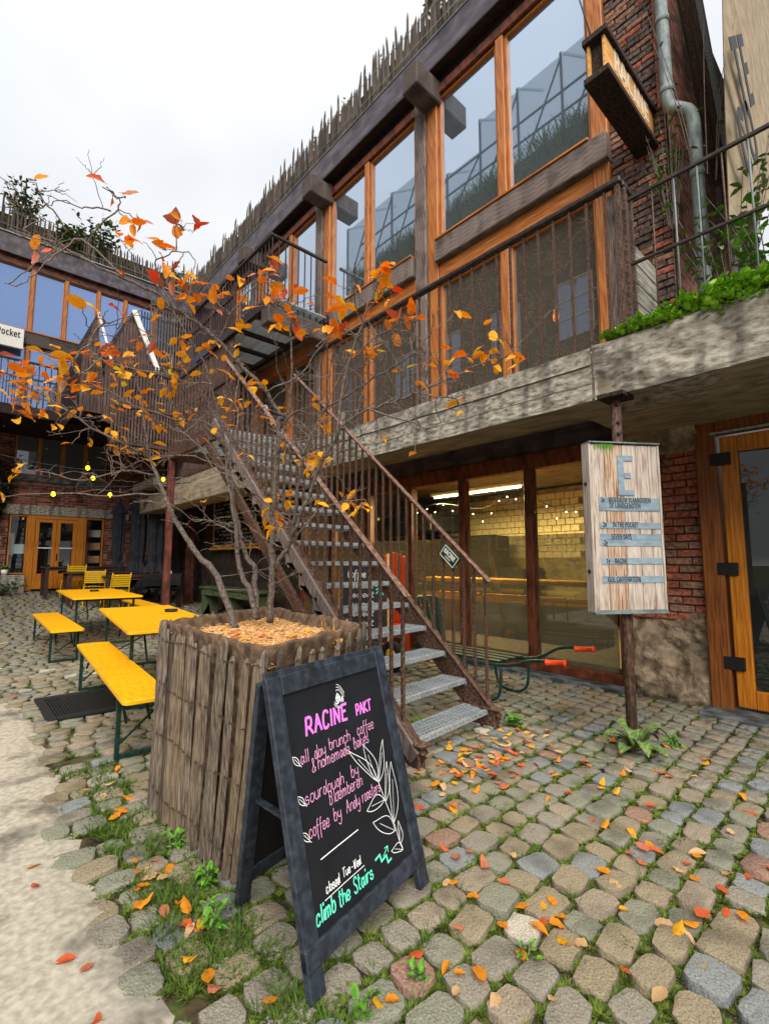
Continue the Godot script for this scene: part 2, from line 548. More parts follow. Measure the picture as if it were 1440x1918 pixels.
func tuft_mesh(sd: int, blades: int, ht: float, wd: float, spread: float) -> ArrayMesh:
	var r := RandomNumberGenerator.new()
	r.seed = sd
	var st := S()
	for i in blades:
		var a := r.randf() * TAU
		var b := Vector3(cos(a), 0, sin(a))
		var base := b * r.randf() * spread * 0.5
		var h := ht * r.randf_range(0.5, 1.1)
		var lean := b * spread * r.randf_range(0.2, 1.1)
		var w := Vector3(-b.z, 0, b.x) * wd
		var mid := base + lean * 0.4 + Vector3(0, h * 0.65, 0)
		var tip := base + lean + Vector3(0, h, 0)
		var out := b * 0.4 + Vector3.UP
		tri(st, base - w, base + w, mid + w * 0.8, out)
		tri(st, base - w, mid + w * 0.8, mid - w * 0.8, out)
		tri(st, mid - w * 0.8, mid + w * 0.8, tip, out)
	st.generate_normals()
	return st.commit()

func scatter(called: String, mesh: Mesh, mt: Material, xfs: Array, parent: Node) -> void:
	var mm := MultiMesh.new()
	mm.transform_format = MultiMesh.TRANSFORM_3D
	mm.mesh = mesh
	mm.instance_count = xfs.size()
	for i in xfs.size():
		mm.set_instance_transform(i, xfs[i])
	var o := MultiMeshInstance3D.new()
	o.multimesh = mm
	o.material_override = mt
	var key := str(parent.get_instance_id()) + called
	o.name = called if not used.has(key) else "%s_%03d" % [called, used[key]]
	used[key] = used.get(key, 0) + 1
	o.set_meta("kind", "stuff")
	parent.add_child(o)

func ground() -> void:
	O = Vector3.ZERO
	var st := S(true)
	var zs := [120.0, 20.0, 4.0]
	for i in 46:
		zs.append(3.0 - i * 0.5)
	zs.append_array([-22.0, -30.0, -120.0])
	var xs := [-120.0, -20.0, -6.0, -2.0, 0.0, 2.0, 4.0, 6.0, 9.0, 20.0, 120.0]
	for i in range(zs.size() - 1):
		for j in range(xs.size() - 1):
			var c := []
			for t in [[0, 0], [0, 1], [1, 1], [1, 0]]:
				var z: float = zs[i + t[0]]
				c.append(Vector3(xs[j + t[1]], rise(maxf(z, -18.6)) - 0.024, z))
			poly(st, c, Vector3.UP)
	var g := single("ground", st, m.soil, "", "")
	g.set_meta("kind", "structure")
	# the concrete path, with an uneven edge along the setts
	st = S(true)
	var nz := noise(4, 2.2, 4)
	var rows := []
	for i in 340:
		var z := 3.0 - i * 0.03
		var e := path_edge(z) + nz.get_noise_2d(z * 1.2, 1.0) * 0.08 + nz.get_noise_2d(z * 5.0, 5.0) * 0.035 + nz.get_noise_2d(z * 17.0, 3.0) * 0.018
		var row := []
		for j in 26:
			var x := lerpf(-8.0, e, pow(j / 25.0, 0.35))
			var edge := 1.0 if j < 25 else 0.0
			row.append(Vector3(x, 0.004 * edge + nz.get_noise_2d(x * 1.2, z * 1.2) * 0.008 + nz.get_noise_2d(x * 7.0, z * 7.0) * 0.004 - (0.03 if j == 25 else 0.0), z))
		rows.append(row)
	for i in range(rows.size() - 1):
		for j in 25:
			tri(st, rows[i][j], rows[i][j + 1], rows[i + 1][j + 1], Vector3.UP)
			tri(st, rows[i][j], rows[i + 1][j + 1], rows[i + 1][j], Vector3.UP)
	single("path", st, m.path, "", "").set_meta("kind", "structure")
	cobbles()

func cobbles() -> void:
	var pav := struct("cobbled_paving")
	rng.seed = 7
	var shapes := []
	for i in 18:
		shapes.append(stone_mesh(100 + i))
	var mats := ["cobble_grey", "cobble_grey", "cobble_brown", "cobble_brown", "cobble_green", "cobble_green", "cobble_pink", "cobble_blue", "cobble_brown", "cobble_grey", "cobble_green", "cobble_pink"]
	var q := Basis(Vector3.UP, 0.03)
	var all := []
	var joints := []
	var v := -3.5
	var nz := noise(31, 0.55, 3)
	while v < 21.5:
		var dv := rng.randf_range(0.14, 0.182)
		var u := -3.0 + rng.randf() * 0.2
		while u < 10.0:
			var du := rng.randf_range(0.14, 0.235)
			var p := q * Vector3(u + du * 0.5, 0, -(v + dv * 0.5) + 1.5)
			p.x += rng.randf_range(-0.012, 0.012)
			if p.x > path_edge(p.z) - 0.1 and p.x < 5.93 and p.z > -18.45 and p.z < 1.2 and not (p.x < 0.95 and p.z > -4.6 and p.z < -1.3 and rng.randf() < 0.1):
				var gap := rng.randf_range(0.008, 0.026)
				var s := Vector3(du - gap, 0.085, dv - gap)
				var b := Basis(Vector3.UP, 0.03 + rng.randf_range(-0.16, 0.16)) * Basis(Vector3.RIGHT, rng.randf_range(-0.05, 0.05)) * Basis(Vector3.BACK, rng.randf_range(-0.05, 0.05))
				var y := rise(p.z) + (0.006 if p.x < path_edge(p.z) + 0.06 else 0.0) + rng.randf_range(-0.012, 0.008) + nz.get_noise_2d(p.x, p.z) * 0.012
				var mt: String = mats[rng.randi() % mats.size()]
				var k := rng.randf()
				if k < 0.025: mt = "cobble_red"
				elif k < 0.045: mt = "cobble_pale"
				all.append([Transform3D(b * Basis().scaled(s), Vector3(p.x, y, p.z)), mt, rng.randi() % shapes.size(), Vector3(p.x, y - 1.5, p.z).length() if p.z < -0.45 and p.x < 6.0 else 90.0])
				for e in (11 if p.z > -3.2 else 4):
					joints.append(q * Vector3(u + du * rng.randf(), 0, -v + 1.5 + rng.randf_range(-0.02, 0.02)))
				joints.append(q * Vector3(u + rng.randf_range(-0.02, 0.02), 0, -v - dv * rng.randf() + 1.5))
			u += du
		v += dv
	all.sort_custom(func(a, b): return a[3] < b[3])
	for i in 300:
		var o := part("cobble", shapes[all[i][2]], m[all[i][1]], pav)
		o.transform = all[i][0]
	var rest := {}
	for i in range(300, all.size()):
		var k: String = all[i][1]
		if not rest.has(k):
			var n := SurfaceTool.new()
			n.begin(Mesh.PRIMITIVE_TRIANGLES)
			rest[k] = n
		rest[k].append_from(shapes[all[i][2]], 0, all[i][0])
	var am := ArrayMesh.new()
	var n := 0
	for k in rest:
		am = rest[k].commit(am)
		am.surface_set_material(n, m[k])
		n += 1
	var far := part("distant_cobbles", am, null, pav, "", "stuff")
	far.material_override = null
	# moss and grass in the joints, in patches
	var moss := []
	var grass := []
	var pn := noise(52, 0.8, 3)
	var cover := func(p: Vector3) -> float:
		var c := 0.7 + 0.75 * pn.get_noise_2d(p.x * 1.3, p.z * 1.3)
		c += 0.75 * exp(-pow((p.x - 0.92) / 0.28, 2.0)) * (1.0 if p.z > -4.6 and p.z < -1.3 else 0.1)
		c += 0.35 * exp(-Vector2(p.x - 2.0, p.z + 1.4).length_squared() / 0.9)
		if p.x > 4.4: c -= 0.5
		if p.z < -5.0: c -= 0.35
		return c
	for p in joints:
		if p.x < path_edge(p.z) - 0.03 or p.x > 5.9 or p.z < -17.0 or p.z > 0.8:
			continue
		var c: float = cover.call(p)
		if rng.randf() < c * 1.1:
			var sc := rng.randf_range(0.6, 1.3)
			moss.append(Transform3D(Basis(Vector3.UP, rng.randf() * TAU).scaled(Vector3(sc, sc * 0.9, sc)), Vector3(p.x, rise(p.z) - 0.028, p.z)))
		if rng.randf() < (c - 0.8) * 0.22:
			grass.append(Transform3D(Basis(Vector3.UP, rng.randf() * TAU).scaled(Vector3.ONE * rng.randf_range(0.5, 1.1)), Vector3(p.x, rise(p.z) - 0.03, p.z)))
	for i in 650:       # the strip of grass along the planter and the path edge
		var z := rng.randf_range(-4.2, -1.35)
		var x := rng.randf_range(0.7, 1.06)
		if pn.get_noise_2d(x * 3.0, z * 2.2) < -0.12:
			continue
		grass.append(Transform3D(Basis(Vector3.UP, rng.randf() * TAU).scaled(Vector3.ONE * rng.randf_range(0.5, 1.25)), Vector3(x, -0.03, z)))
		moss.append(Transform3D(Basis(Vector3.UP, rng.randf() * TAU).scaled(Vector3.ONE * rng.randf_range(0.8, 1.5)), Vector3(x + 0.02, -0.025, z + 0.03)))
	var half := moss.size() / 2
	O = Vector3.ZERO
	scatter("moss", tuft_mesh(1, 30, 0.022, 0.0035, 0.036), m.moss, moss.slice(0, half), pav)
	scatter("moss", tuft_mesh(2, 30, 0.024, 0.003, 0.036), m.moss, moss.slice(half), pav)
	scatter("grass", tuft_mesh(3, 18, 0.06, 0.0022, 0.06), m.grass, grass, pav)

# ---------------------------------------------------------------- the long building on the right
func brick_tex(key: String, cols: Array, mortar: String, sc := 1.0) -> StandardMaterial3D:
	# courses too far away to build one by one: 8 stretchers by 24 courses to a texture of two metres
	var r := RandomNumberGenerator.new()
	r.seed = hash(key)
	var im := Image.create(512, 512, false, Image.FORMAT_RGB8)
	var hi := Image.create(512, 512, false, Image.FORMAT_RGB8)
	im.fill(C(mortar))
	hi.fill(Color(0.2, 0.2, 0.2))
	for row in 24:
		var y0 := int(row * 512.0 / 24)
		var y1 := int((row + 1) * 512.0 / 24) - 4
		for k in 9:
			var x0 := int(k * 64 - (32 if row % 2 else 0)) + r.randi_range(-3, 3)
			var c := C(cols[r.randi() % cols.size()]).darkened(r.randf() * 0.25)
			var g := r.randf_range(0.65, 1.0)
			im.fill_rect(Rect2i(x0, y0 + r.randi_range(-1, 1), 59, y1 - y0), c)
			hi.fill_rect(Rect2i(x0, y0, 59, y1 - y0), Color(g, g, g))
	for i in 26000:
		var x := r.randi() % 512
		var y := r.randi() % 512
		im.set_pixel(x, y, im.get_pixel(x, y).lerp(C("6b5a50") if r.randf() < 0.3 else C("1c1310"), 0.25))
	var a := mat(key, ["ffffff"], Vector3(0.5, 0.5, 0.5) * sc, 0.92, 0.0, 0.35)
	a.albedo_texture = ImageTexture.create_from_image(im)
	a.heightmap_enabled = true
	a.heightmap_texture = ImageTexture.create_from_image(hi)
	a.heightmap_scale = 1.2
	return a

func brick_run(parent: Node, x: float, z0: float, z1: float, y0: float, y1: float, course: float, length: float, mats: Array, rag := 0.006) -> void:
	# bricks on a wall that faces -x, each a piece of its own
	var shapes := {}
	var row := 0
	var y := y0
	var keep := O
	O = Vector3.ZERO
	while y + course <= y1 + 0.001:
		var z := z0
		var first := true
		while z < z1 - 0.03:
			var l := length * (0.5 if first and row % 2 else 1.0) * rng.randf_range(0.92, 1.08)
			first = false
			l = minf(l, z1 - z)
			var key := snappedf(l, 0.03)
			if not shapes.has(key):
				var st := S()
				box(st, Vector3.ZERO, Vector3(0.09, course - 0.013, key - 0.012), 0.006)
				st.generate_normals()
				shapes[key] = st.commit()
			var o := part("brick", shapes[key], m[mats[rng.randi() % mats.size()]], parent)
			o.position = Vector3(x + rng.randf_range(0.0, rag * 2.0) + 0.03, y + course * 0.5, z + l * 0.5) - keep
			o.rotation = Vector3(rng.randf_range(-0.012, 0.012), rng.randf_range(-0.02, 0.02), rng.randf_range(-0.02, 0.02))
			o.scale.z = maxf(0.3, (l - 0.012) / maxf(0.02, key - 0.012))
			z += l
		y += course
		row += 1
	O = keep

func window(parent: Node, called: String, plane_x: bool, at: float, a0: float, a1: float, y0: float, y1: float, fw: float, frame: Material, glass: Material, depth := 0.09, gin := 0.05) -> MeshInstance3D:
	# a window in a wall: frame, then its pane as a sub-part
	var st := S()
	var put := func(s: SurfaceTool, u0: float, u1: float, v0: float, v1: float, d0: float, d1: float, bev: float):
		if plane_x: bb(s, Vector3(at + d0, v0, u0), Vector3(at + d1, v1, u1), bev)
		else: bb(s, Vector3(u0, v0, at - d0), Vector3(u1, v1, at - d1), bev)
	put.call(st, a0, a1, y0, y0 + fw, 0.0, depth, 0.006)
	put.call(st, a0, a1, y1 - fw, y1, 0.0, depth, 0.006)
	put.call(st, a0, a0 + fw, y0 + fw, y1 - fw, 0.001, depth, 0.006)
	put.call(st, a1 - fw, a1, y0 + fw, y1 - fw, 0.001, depth, 0.006)
	var f := part(called, st, frame, parent)
	var g := S()
	put.call(g, a0 + fw * 0.9, a1 - fw * 0.9, y0 + fw * 0.9, y1 - fw * 0.9, gin, gin + 0.012, 0.0)
	part("pane", g, glass, f)
	return f

func long_building() -> void:
	var t := thing("warehouse_building", "long building with orange framed windows, grey timber posts and a concrete balcony", "building", Vector3(6, 0, -9))
	# floors, roof and inner walls that close the rooms
	var st := S()
	bb(st, Vector3(5.4, 3.3, -17.0), Vector3(12.0, 3.43, -2.28))
	bb(st, Vector3(6.15, 10.25, -17.0), Vector3(14.0, 10.84, -2.28))
	bb(st, Vector3(6.2, 6.64, -17.0), Vector3(12.0, 6.96, -2.28))
	part("floor_slab", st, m.soffit, t)
	st = S()
	bb(st, Vector3(11.8, 0.0, -17.0), Vector3(12.0, 10.3, -2.3))
	bb(st, Vector3(6.12, 0.0, -2.28), Vector3(12.0, 10.3, -1.75))
	bb(st, Vector3(6.1, 0.0, -9.75), Vector3(12.0, 3.3, -9.55))
	part("inner_wall", st, m.dark_in, t)
	part("kitchen_floor", B(Vector3(6.1, -0.03, -9.6), Vector3(11.9, 0.02, -2.3)), m.dark_in, t)
	# ground floor: rust brown frame with five tall lights
	st = S()
	bb(st, Vector3(5.95, 2.79, -9.5), Vector3(6.1, 3.02, -2.35), 0.01)
	bb(st, Vector3(5.95, 0.05, -9.5), Vector3(6.1, 0.17, -2.35), 0.01)
	part("shopfront_rail", st, m.rust_frame, t)
	var edges := [-2.35, -3.62, -4.8, -5.96, -7.13, -8.31, -9.44]
	for i in edges.size():
		var w := 0.1 if i == 0 else 0.115
		part("shopfront_mullion", B(Vector3(5.945, 0.17, edges[i] - w * 0.5 - (0.05 if i == 0 else 0.0)), Vector3(6.105, 2.79, edges[i] + w * 0.5 - (0.05 if i == 0 else 0.0)), 0.008), m.rust_frame, t)
		if i == edges.size() - 1:
			continue
		var z0: float = edges[i + 1] + 0.07
		var z1: float = edges[i] - (0.15 if i == 0 else 0.07)
		var f := part("shopfront_window", B(Vector3(6.02, 0.17, z0), Vector3(6.03, 2.79, z1)), m.glass_clear, t)
		part("frosted_film", B(Vector3(6.034, 0.171, z0 + 0.002), Vector3(6.037, 1.87, z1 - 0.002)), m.frost, f)
	part("threshold", B(Vector3(5.78, -0.06, -9.5), Vector3(6.1, 0.05, -2.3), 0.015), m.bluestone, t)
	part("header_beam", B(Vector3(6.0, 3.02, -9.5), Vector3(6.3, 3.3, -2.3)), m.fascia, t)  # dark tone paints in the shade of the void under the soffit
	# timber wall further in
	st = S()
	rng.seed = 12
	var z := -18.5
	while z < -9.6:
		var w := rng.randf_range(0.16, 0.3)
		part("dark_board", B(Vector3(6.0 + rng.randf_range(-0.03, 0.03), rise(z) - 0.1, z), Vector3(6.12, 3.4, minf(z + w - 0.012, -9.56)), 0.006), m.dark_boards, t)
		z += w
	# balcony slab: board-marked concrete edge, rougher to the right
	for k in 3:
		st = S(true)
		var y := 2.95 + k * 0.17
		sheet(st, Vector3(4.225 + 0.013 * (k % 2), y, -7.3), Vector3(0, 0, 5.42), Vector3(0, 0.158, 0), 110, 8, Vector3.LEFT, 0.035, 4.5)
		part("slab_face", st, m.concrete, t)
	st = S(true)
	sheet(st, Vector3(4.225, 2.95, -1.86), Vector3(0, 0, 3.4), Vector3(0, 0.5, 0), 110, 24, Vector3.LEFT, 0.085, 4.0)
	sheet(st, Vector3(4.225, 2.95, -1.86), Vector3(0, 0, 3.4), Vector3(0.6, 0, 0), 50, 8, Vector3.DOWN, 0.05, 3.0)
	part("slab_face", st, m.concrete, t)
	st = S()
	bb(st, Vector3(4.255, 2.955, -16.0), Vector3(4.8, 3.43, 4.0), 0.02)
	bb(st, Vector3(4.8, 3.3, -16.0), Vector3(6.3, 3.42, -2.2))
	bb(st, Vector3(4.8, 2.97, -2.2), Vector3(6.2, 3.42, 4.0))
	bb(st, Vector3(4.5, 3.2, -15.3), Vector3(4.9, 3.75, -10.6), 0.02)
	part("balcony_slab", st, m.soffit, t)
	# grey timber posts, orange jambs and mullions
	var posts := [-5.57, -8.83, -12.1, -15.3]
	for p in posts:
		part("timber_post", B(Vector3(5.88, 3.42, p - 0.13), Vector3(6.12, 10.2, p + 0.13), 0.015), m.timber_post, t)
		part("orange_jamb", B(Vector3(5.93, 3.42, p + 0.133), Vector3(6.12, 10.2, p + 0.37), 0.012), m.orange_post, t)
		part("orange_jamb", B(Vector3(5.95, 3.42, p - 0.19), Vector3(6.12, 10.2, p - 0.133), 0.012), m.orange_post, t)
		part("beam_end", B(Vector3(5.36, 9.66, p + 0.08), Vector3(6.0, 10.1, p + 0.44), 0.02), m.timber_cross, t)
	part("orange_jamb", B(Vector3(5.93, 3.42, -2.5), Vector3(6.12, 10.2, -2.29), 0.012), m.orange_post, t)
	var bays := [[-5.195, -2.5, -3.885], [-8.455, -5.765, -7.16], [-11.725, -9.025, -10.2], [-14.93, -12.295, -13.5], [-17.0, -15.495, -16.2]]
	for b in bays:
		part("sill_beam", B(Vector3(5.84, 6.62, b[0] - 0.02), Vector3(6.13, 7.0, b[1] + (0.22 if b[1] > -3 else 0.02)), 0.015), m.timber_beam, t)
		part("orange_cap", B(Vector3(5.82, 7.003, b[0]), Vector3(6.1, 7.04, b[1]), 0.006), m.orange_rail, t)
		part("orange_transom", B(Vector3(5.95, 6.33, b[0]), Vector3(6.12, 6.618, b[1]), 0.01), m.orange_rail, t)
		part("orange_transom", B(Vector3(5.925, 6.28, b[0]), Vector3(6.12, 6.327, b[1]), 0.008), m.orange_rail, t)
		for k in 2:
			var z0: float = b[0] if k == 0 else b[2] + 0.07
			var z1: float = b[2] - 0.07 if k == 0 else b[1]
			window(t, "lower_window", true, 5.99, z0, z1, 3.44, 6.275, 0.045, m.orange_post, m.glass_low)
			window(t, "upper_window", true, 5.99, z0, z1, 7.045, 9.84, 0.05, m.orange_post, m.glass_upper)
		part("orange_mullion", B(Vector3(5.94, 3.43, b[2] - 0.068), Vector3(6.12, 6.279, b[2] + 0.068), 0.01), m.orange_post, t)
		part("orange_mullion", B(Vector3(5.94, 7.042, b[2] - 0.068), Vector3(6.12, 9.842, b[2] + 0.068), 0.01), m.orange_post, t)
		part("window_head", B(Vector3(5.93, 9.845, b[0]), Vector3(6.12, 10.02, b[1]), 0.01), m.rust_frame, t)
	st = S()
	bb(st, Vector3(5.8, 10.26, -17.0), Vector3(6.15, 10.84, -1.2), 0.012)
	part("fascia", st, m.fascia, t)
	part("fascia_flange", B(Vector3(5.76, 10.2, -17.0), Vector3(6.15, 10.257, -1.2), 0.01), m.rail_dark, t)
	part("fascia_web", B(Vector3(5.98, 10.02, -17.0), Vector3(6.15, 10.198, -2.28)), m.rail_dark, t)
	part("roof_edge", B(Vector3(5.785, 10.843, -17.0), Vector3(6.2, 10.87, -1.2), 0.008), m.galv, t)
	# brick: the strip beside the windows above, the pier with its rough base below
	rng.seed = 5
	var wall := part("brick_wall", B(Vector3(6.05, 3.42, -2.287), Vector3(6.5, 12.5, -1.66)), m.mortar, t)
	brick_run(wall, 6.0, -2.285, -1.66, 3.45, 10.1, 0.083, 0.27, ["brick_dark", "brick_dark", "brick_dark", "brick_dark", "brick_dark", "brick_brown", "brick_brown", "brick_red"], 0.012)
	var pier := part("brick_pier", B(Vector3(6.05, -0.1, -2.3), Vector3(6.5, 3.0, -1.56)), m.mortar, t)
	brick_run(pier, 6.0, -2.3, -1.56, 0.86, 2.8, 0.086, 0.245, ["brick_red", "brick_red", "brick_brown", "brick_red"], 0.012)
	st = S(true)
	sheet(st, Vector3(5.97, -0.1, -2.32), Vector3(0.02, 0, 0.78), Vector3(0.045, 1.06, 0), 36, 48, Vector3.LEFT, 0.14, 4.0)
	part("rough_render", st, m.render_coat, t)
	st = S(true)
	sheet(st, Vector3(5.99, 2.72, -2.32), Vector3(0, 0, 0.8), Vector3(-0.2, 0.3, 0), 20, 10, Vector3.LEFT, 0.08, 4.0)
	part("rough_render", st, m.render_coat, t)
	# the wall end with its sloping verge, seen beyond the downpipe
	st = S()
	var g := [Vector3(6.05, 3.4, -1.64), Vector3(7.72, 3.4, -1.64), Vector3(8.05, 7.0, -1.64), Vector3(6.55, 9.4, -1.64), Vector3(6.05, 9.4, -1.64)]
	poly(st, g, Vector3.BACK)
	part("side_wall", st, m.brick_far, t)
	for k in 3:
		st = S()
		bar(st, Vector3(6.5 + 0.1 * k, 9.6 - 0.02 * k, -1.58 + 0.07 * k), Vector3(8.06 + 0.1 * k, 7.0 - 0.02 * k, -1.58 + 0.07 * k), 0.09, 0.09, 0.01)
		bar(st, Vector3(8.06 + 0.1 * k, 7.02 - 0.02 * k, -1.58 + 0.07 * k), Vector3(7.7 + 0.1 * k, 3.4, -1.58 + 0.07 * k), 0.09, 0.09, 0.01)
		part("verge_board", st, [m.brown_steel, m.cladding, m.galv][k], t)
	# glazed door at the right
	st = S()
	bb(st, Vector3(5.9, 0.02, -1.55), Vector3(6.15, 3.02, -1.36), 0.012)
	bb(st, Vector3(5.9, 2.86, -1.36), Vector3(6.15, 3.02, 1.0), 0.012)
	part("door_frame", st, m.door_dark, t)
	var d := part("glass_door", B(Vector3(5.93, 0.06, -1.33), Vector3(6.03, 2.8, -1.18), 0.01), m.door_wood, t)
	st = S()
	bb(st, Vector3(5.931, 2.63, -1.18), Vector3(6.029, 2.8, 0.2), 0.01)
	bb(st, Vector3(5.931, 0.06, -1.18), Vector3(6.029, 0.24, 0.2), 0.01)
	bb(st, Vector3(5.93, 0.06, 0.2), Vector3(6.03, 2.8, 0.36), 0.01)
	part("rail", st, m.door_wood, d)
	part("pane", B(Vector3(5.975, 0.24, -1.18), Vector3(5.985, 2.63, 0.2)), m.glass_door, d)
	for y in [0.42, 1.36, 2.5]:
		st = S()
		bb(st, Vector3(5.895, y, -1.42), Vector3(5.94, y + 0.13, -1.24), 0.006)
		part("hinge", st, m.black_metal, d)
	st = S()
	tube(st, [Vector3(5.87, 2.84, -1.4), Vector3(5.87, 2.84, 0.2)], 0.014)
	part("closer_bar", st, m.galv, d)
	part("door_sill", B(Vector3(5.6, -0.06, -1.6), Vector3(6.2, 0.03, 1.0), 0.02), m.bluestone, t)
	part("inner_wall", B(Vector3(8.6, -0.05, -1.75), Vector3(8.8, 3.0, 2.0)), m.dark_in, t)
	part("inner_wall", B(Vector3(6.15, -0.05, 1.0), Vector3(8.8, 3.0, 1.2)), m.dark_in, t)
	var tufts := []
	for i in 700:
		var f := rng.randf()
		tufts.append(Transform3D(Basis(Vector3.UP, rng.randf() * TAU).scaled(Vector3.ONE * rng.randf_range(0.6, 1.8) * (0.5 + f)), Vector3(4.24 + rng.randf() * rng.randf() * 0.25, 3.44, -3.9 - 3.2 * f) - O))
	scatter("slab_moss", tuft_mesh(4, 26, 0.03, 0.004, 0.04), m.moss, tufts, t)
	O = Vector3.ZERO

func kitchen() -> void:
	var t := thing("tiled_kitchen", "kitchen behind the glass front, pale tiled back wall above a steel counter", "kitchen", Vector3(10, 0.02, -5))
	var back := part("tiled_wall", B(Vector3(10.62, 0.02, -9.5), Vector3(10.8, 3.25, -4.8)), m.plaster_in, t)
	rng.seed = 3
	var tile: ArrayMesh
	O = Vector3.ZERO
	var st := S()
	box(st, Vector3.ZERO, Vector3(0.02, 0.14, 0.21), 0.006)
	st.generate_normals()
	tile = st.commit()
	O = Vector3(10, 0.02, -5)
	for r in 10:
		for k in 19:
			var o := part("tile", tile, m.tile_in, back)
			o.position = Vector3(10.605, 1.66 + r * 0.155, -9.3 + k * 0.225 + (0.11 if r % 2 else 0.0)) - O
			o.rotation.z = rng.randf_range(-0.05, 0.05)
	part("counter", B(Vector3(9.6, 0.02, -9.4), Vector3(10.5, 1.35, -6.0), 0.02), m.steel_in, t)
	part("hood", B(Vector3(8.2, 2.2, -9.3), Vector3(9.4, 2.62, -7.5), 0.03), m.black_metal, t)
	part("oven", B(Vector3(9.2, 1.36, -8.6), Vector3(10.0, 2.12, -6.6), 0.03), m.black_metal, t)
	part("yellow_shelf", B(Vector3(6.5, 0.85, -6.2), Vector3(7.0, 0.95, -3.0), 0.01), m.yellow_paint, t)
	part("yellow_shelf", B(Vector3(6.5, 1.15, -6.2), Vector3(7.0, 1.22, -3.0), 0.01), m.yellow_paint, t)
	part("bench_front", B(Vector3(6.6, 0.3, -8.8), Vector3(7.1, 0.84, -3.0), 0.01), m.dark_in, t)
	# fluorescent tube with its light
	t = thing("tube_lamp", "long fluorescent tube hanging near the kitchen ceiling", "lamp", Vector3(7.6, 2.86, -5.8))
	part("housing", B(Vector3(7.52, 2.88, -6.9), Vector3(7.68, 2.94, -4.7), 0.01), m.white_paint, t)
	st = S()
	tube(st, [Vector3(7.6, 2.85, -6.85), Vector3(7.6, 2.85, -4.75)], 0.014)
	part("tube", st, m.tube_glow, t)
	var a := AreaLight3D.new()
	a.name = "kitchen_light"
	a.area_size = Vector2(0.1, 2.0)
	a.light_energy = 20.0
	a.light_color = Color(1.0, 0.88, 0.6)
	a.area_range = 12.0
	a.shadow_enabled = true
	a.position = Vector3(7.6, 2.8, -5.8)
	a.rotation = Vector3(-PI / 2, 0, 0)
	add_child(a)
	rng.seed = 14
	t = thing("fairy_light_string", "string of tiny warm fairy lights across the kitchen", "string lights", Vector3(7.2, 2.4, -4.6))
	var pts := []
	for i in 9:
		pts.append(Vector3(7.0 + rng.randf() * 1.4, 2.62 + rng.randf_range(-0.22, 0.25), -8.0 + i * 0.7))
	st = S(true)
	tube(st, curve(pts, 4), 0.004, 4)
	part("wire", st, m.black_metal, t)
	for p in curve(pts, 4):
		st = S(true)
		lathe(st, p + Vector3(0, -0.02 - 0.3 * rng.randf() * rng.randf(), 0), [Vector2(0.001, -0.012), Vector2(0.011, 0), Vector2(0.001, 0.012)], 6)
		part("bulb", st, m.fairy_glow, t)
	# the bare filament bulb upstairs
	t = thing("pendant_bulb", "glowing orange filament bulb hanging behind the first floor window", "lamp", Vector3(7.3, 5.6, -3.8))
	st = S(true)
	lathe(st, Vector3(7.3, 5.6, -3.8), [Vector2(0.01, -0.09), Vector2(0.045, -0.05), Vector2(0.05, 0.02), Vector2(0.03, 0.1), Vector2(0.022, 0.14)], 10)
	part("bulb", st, m.filament_glow, t)
	st = S(true)
	tube(st, [Vector3(7.3, 5.74, -3.8), Vector3(7.3, 6.6, -3.8)], 0.008, 5)
	part("cord", st, m.black_metal, t)
	var om := OmniLight3D.new()
	om.name = "pendant_light"
	om.light_energy = 0.4
	om.light_color = Color(1, 0.6, 0.2)
	om.omni_range = 12.0
	om.omni_attenuation = 2.0
	om.light_size = 0.05
	om.shadow_enabled = true
	om.position = Vector3(7.3, 5.6, -3.8)
	add_child(om)
	O = Vector3.ZERO

func balusters(t: Node, a: Vector3, b: Vector3, step: float, y0: float, y1: float, w: float, mt: Material) -> void:
	var n := int((b - a).length() / step)
	for i in n + 1:
		var p := a.lerp(b, float(i) / n)
		part("baluster", B(Vector3(p.x - w, y0, p.z - w), Vector3(p.x + w, y1, p.z + w)), mt, t)

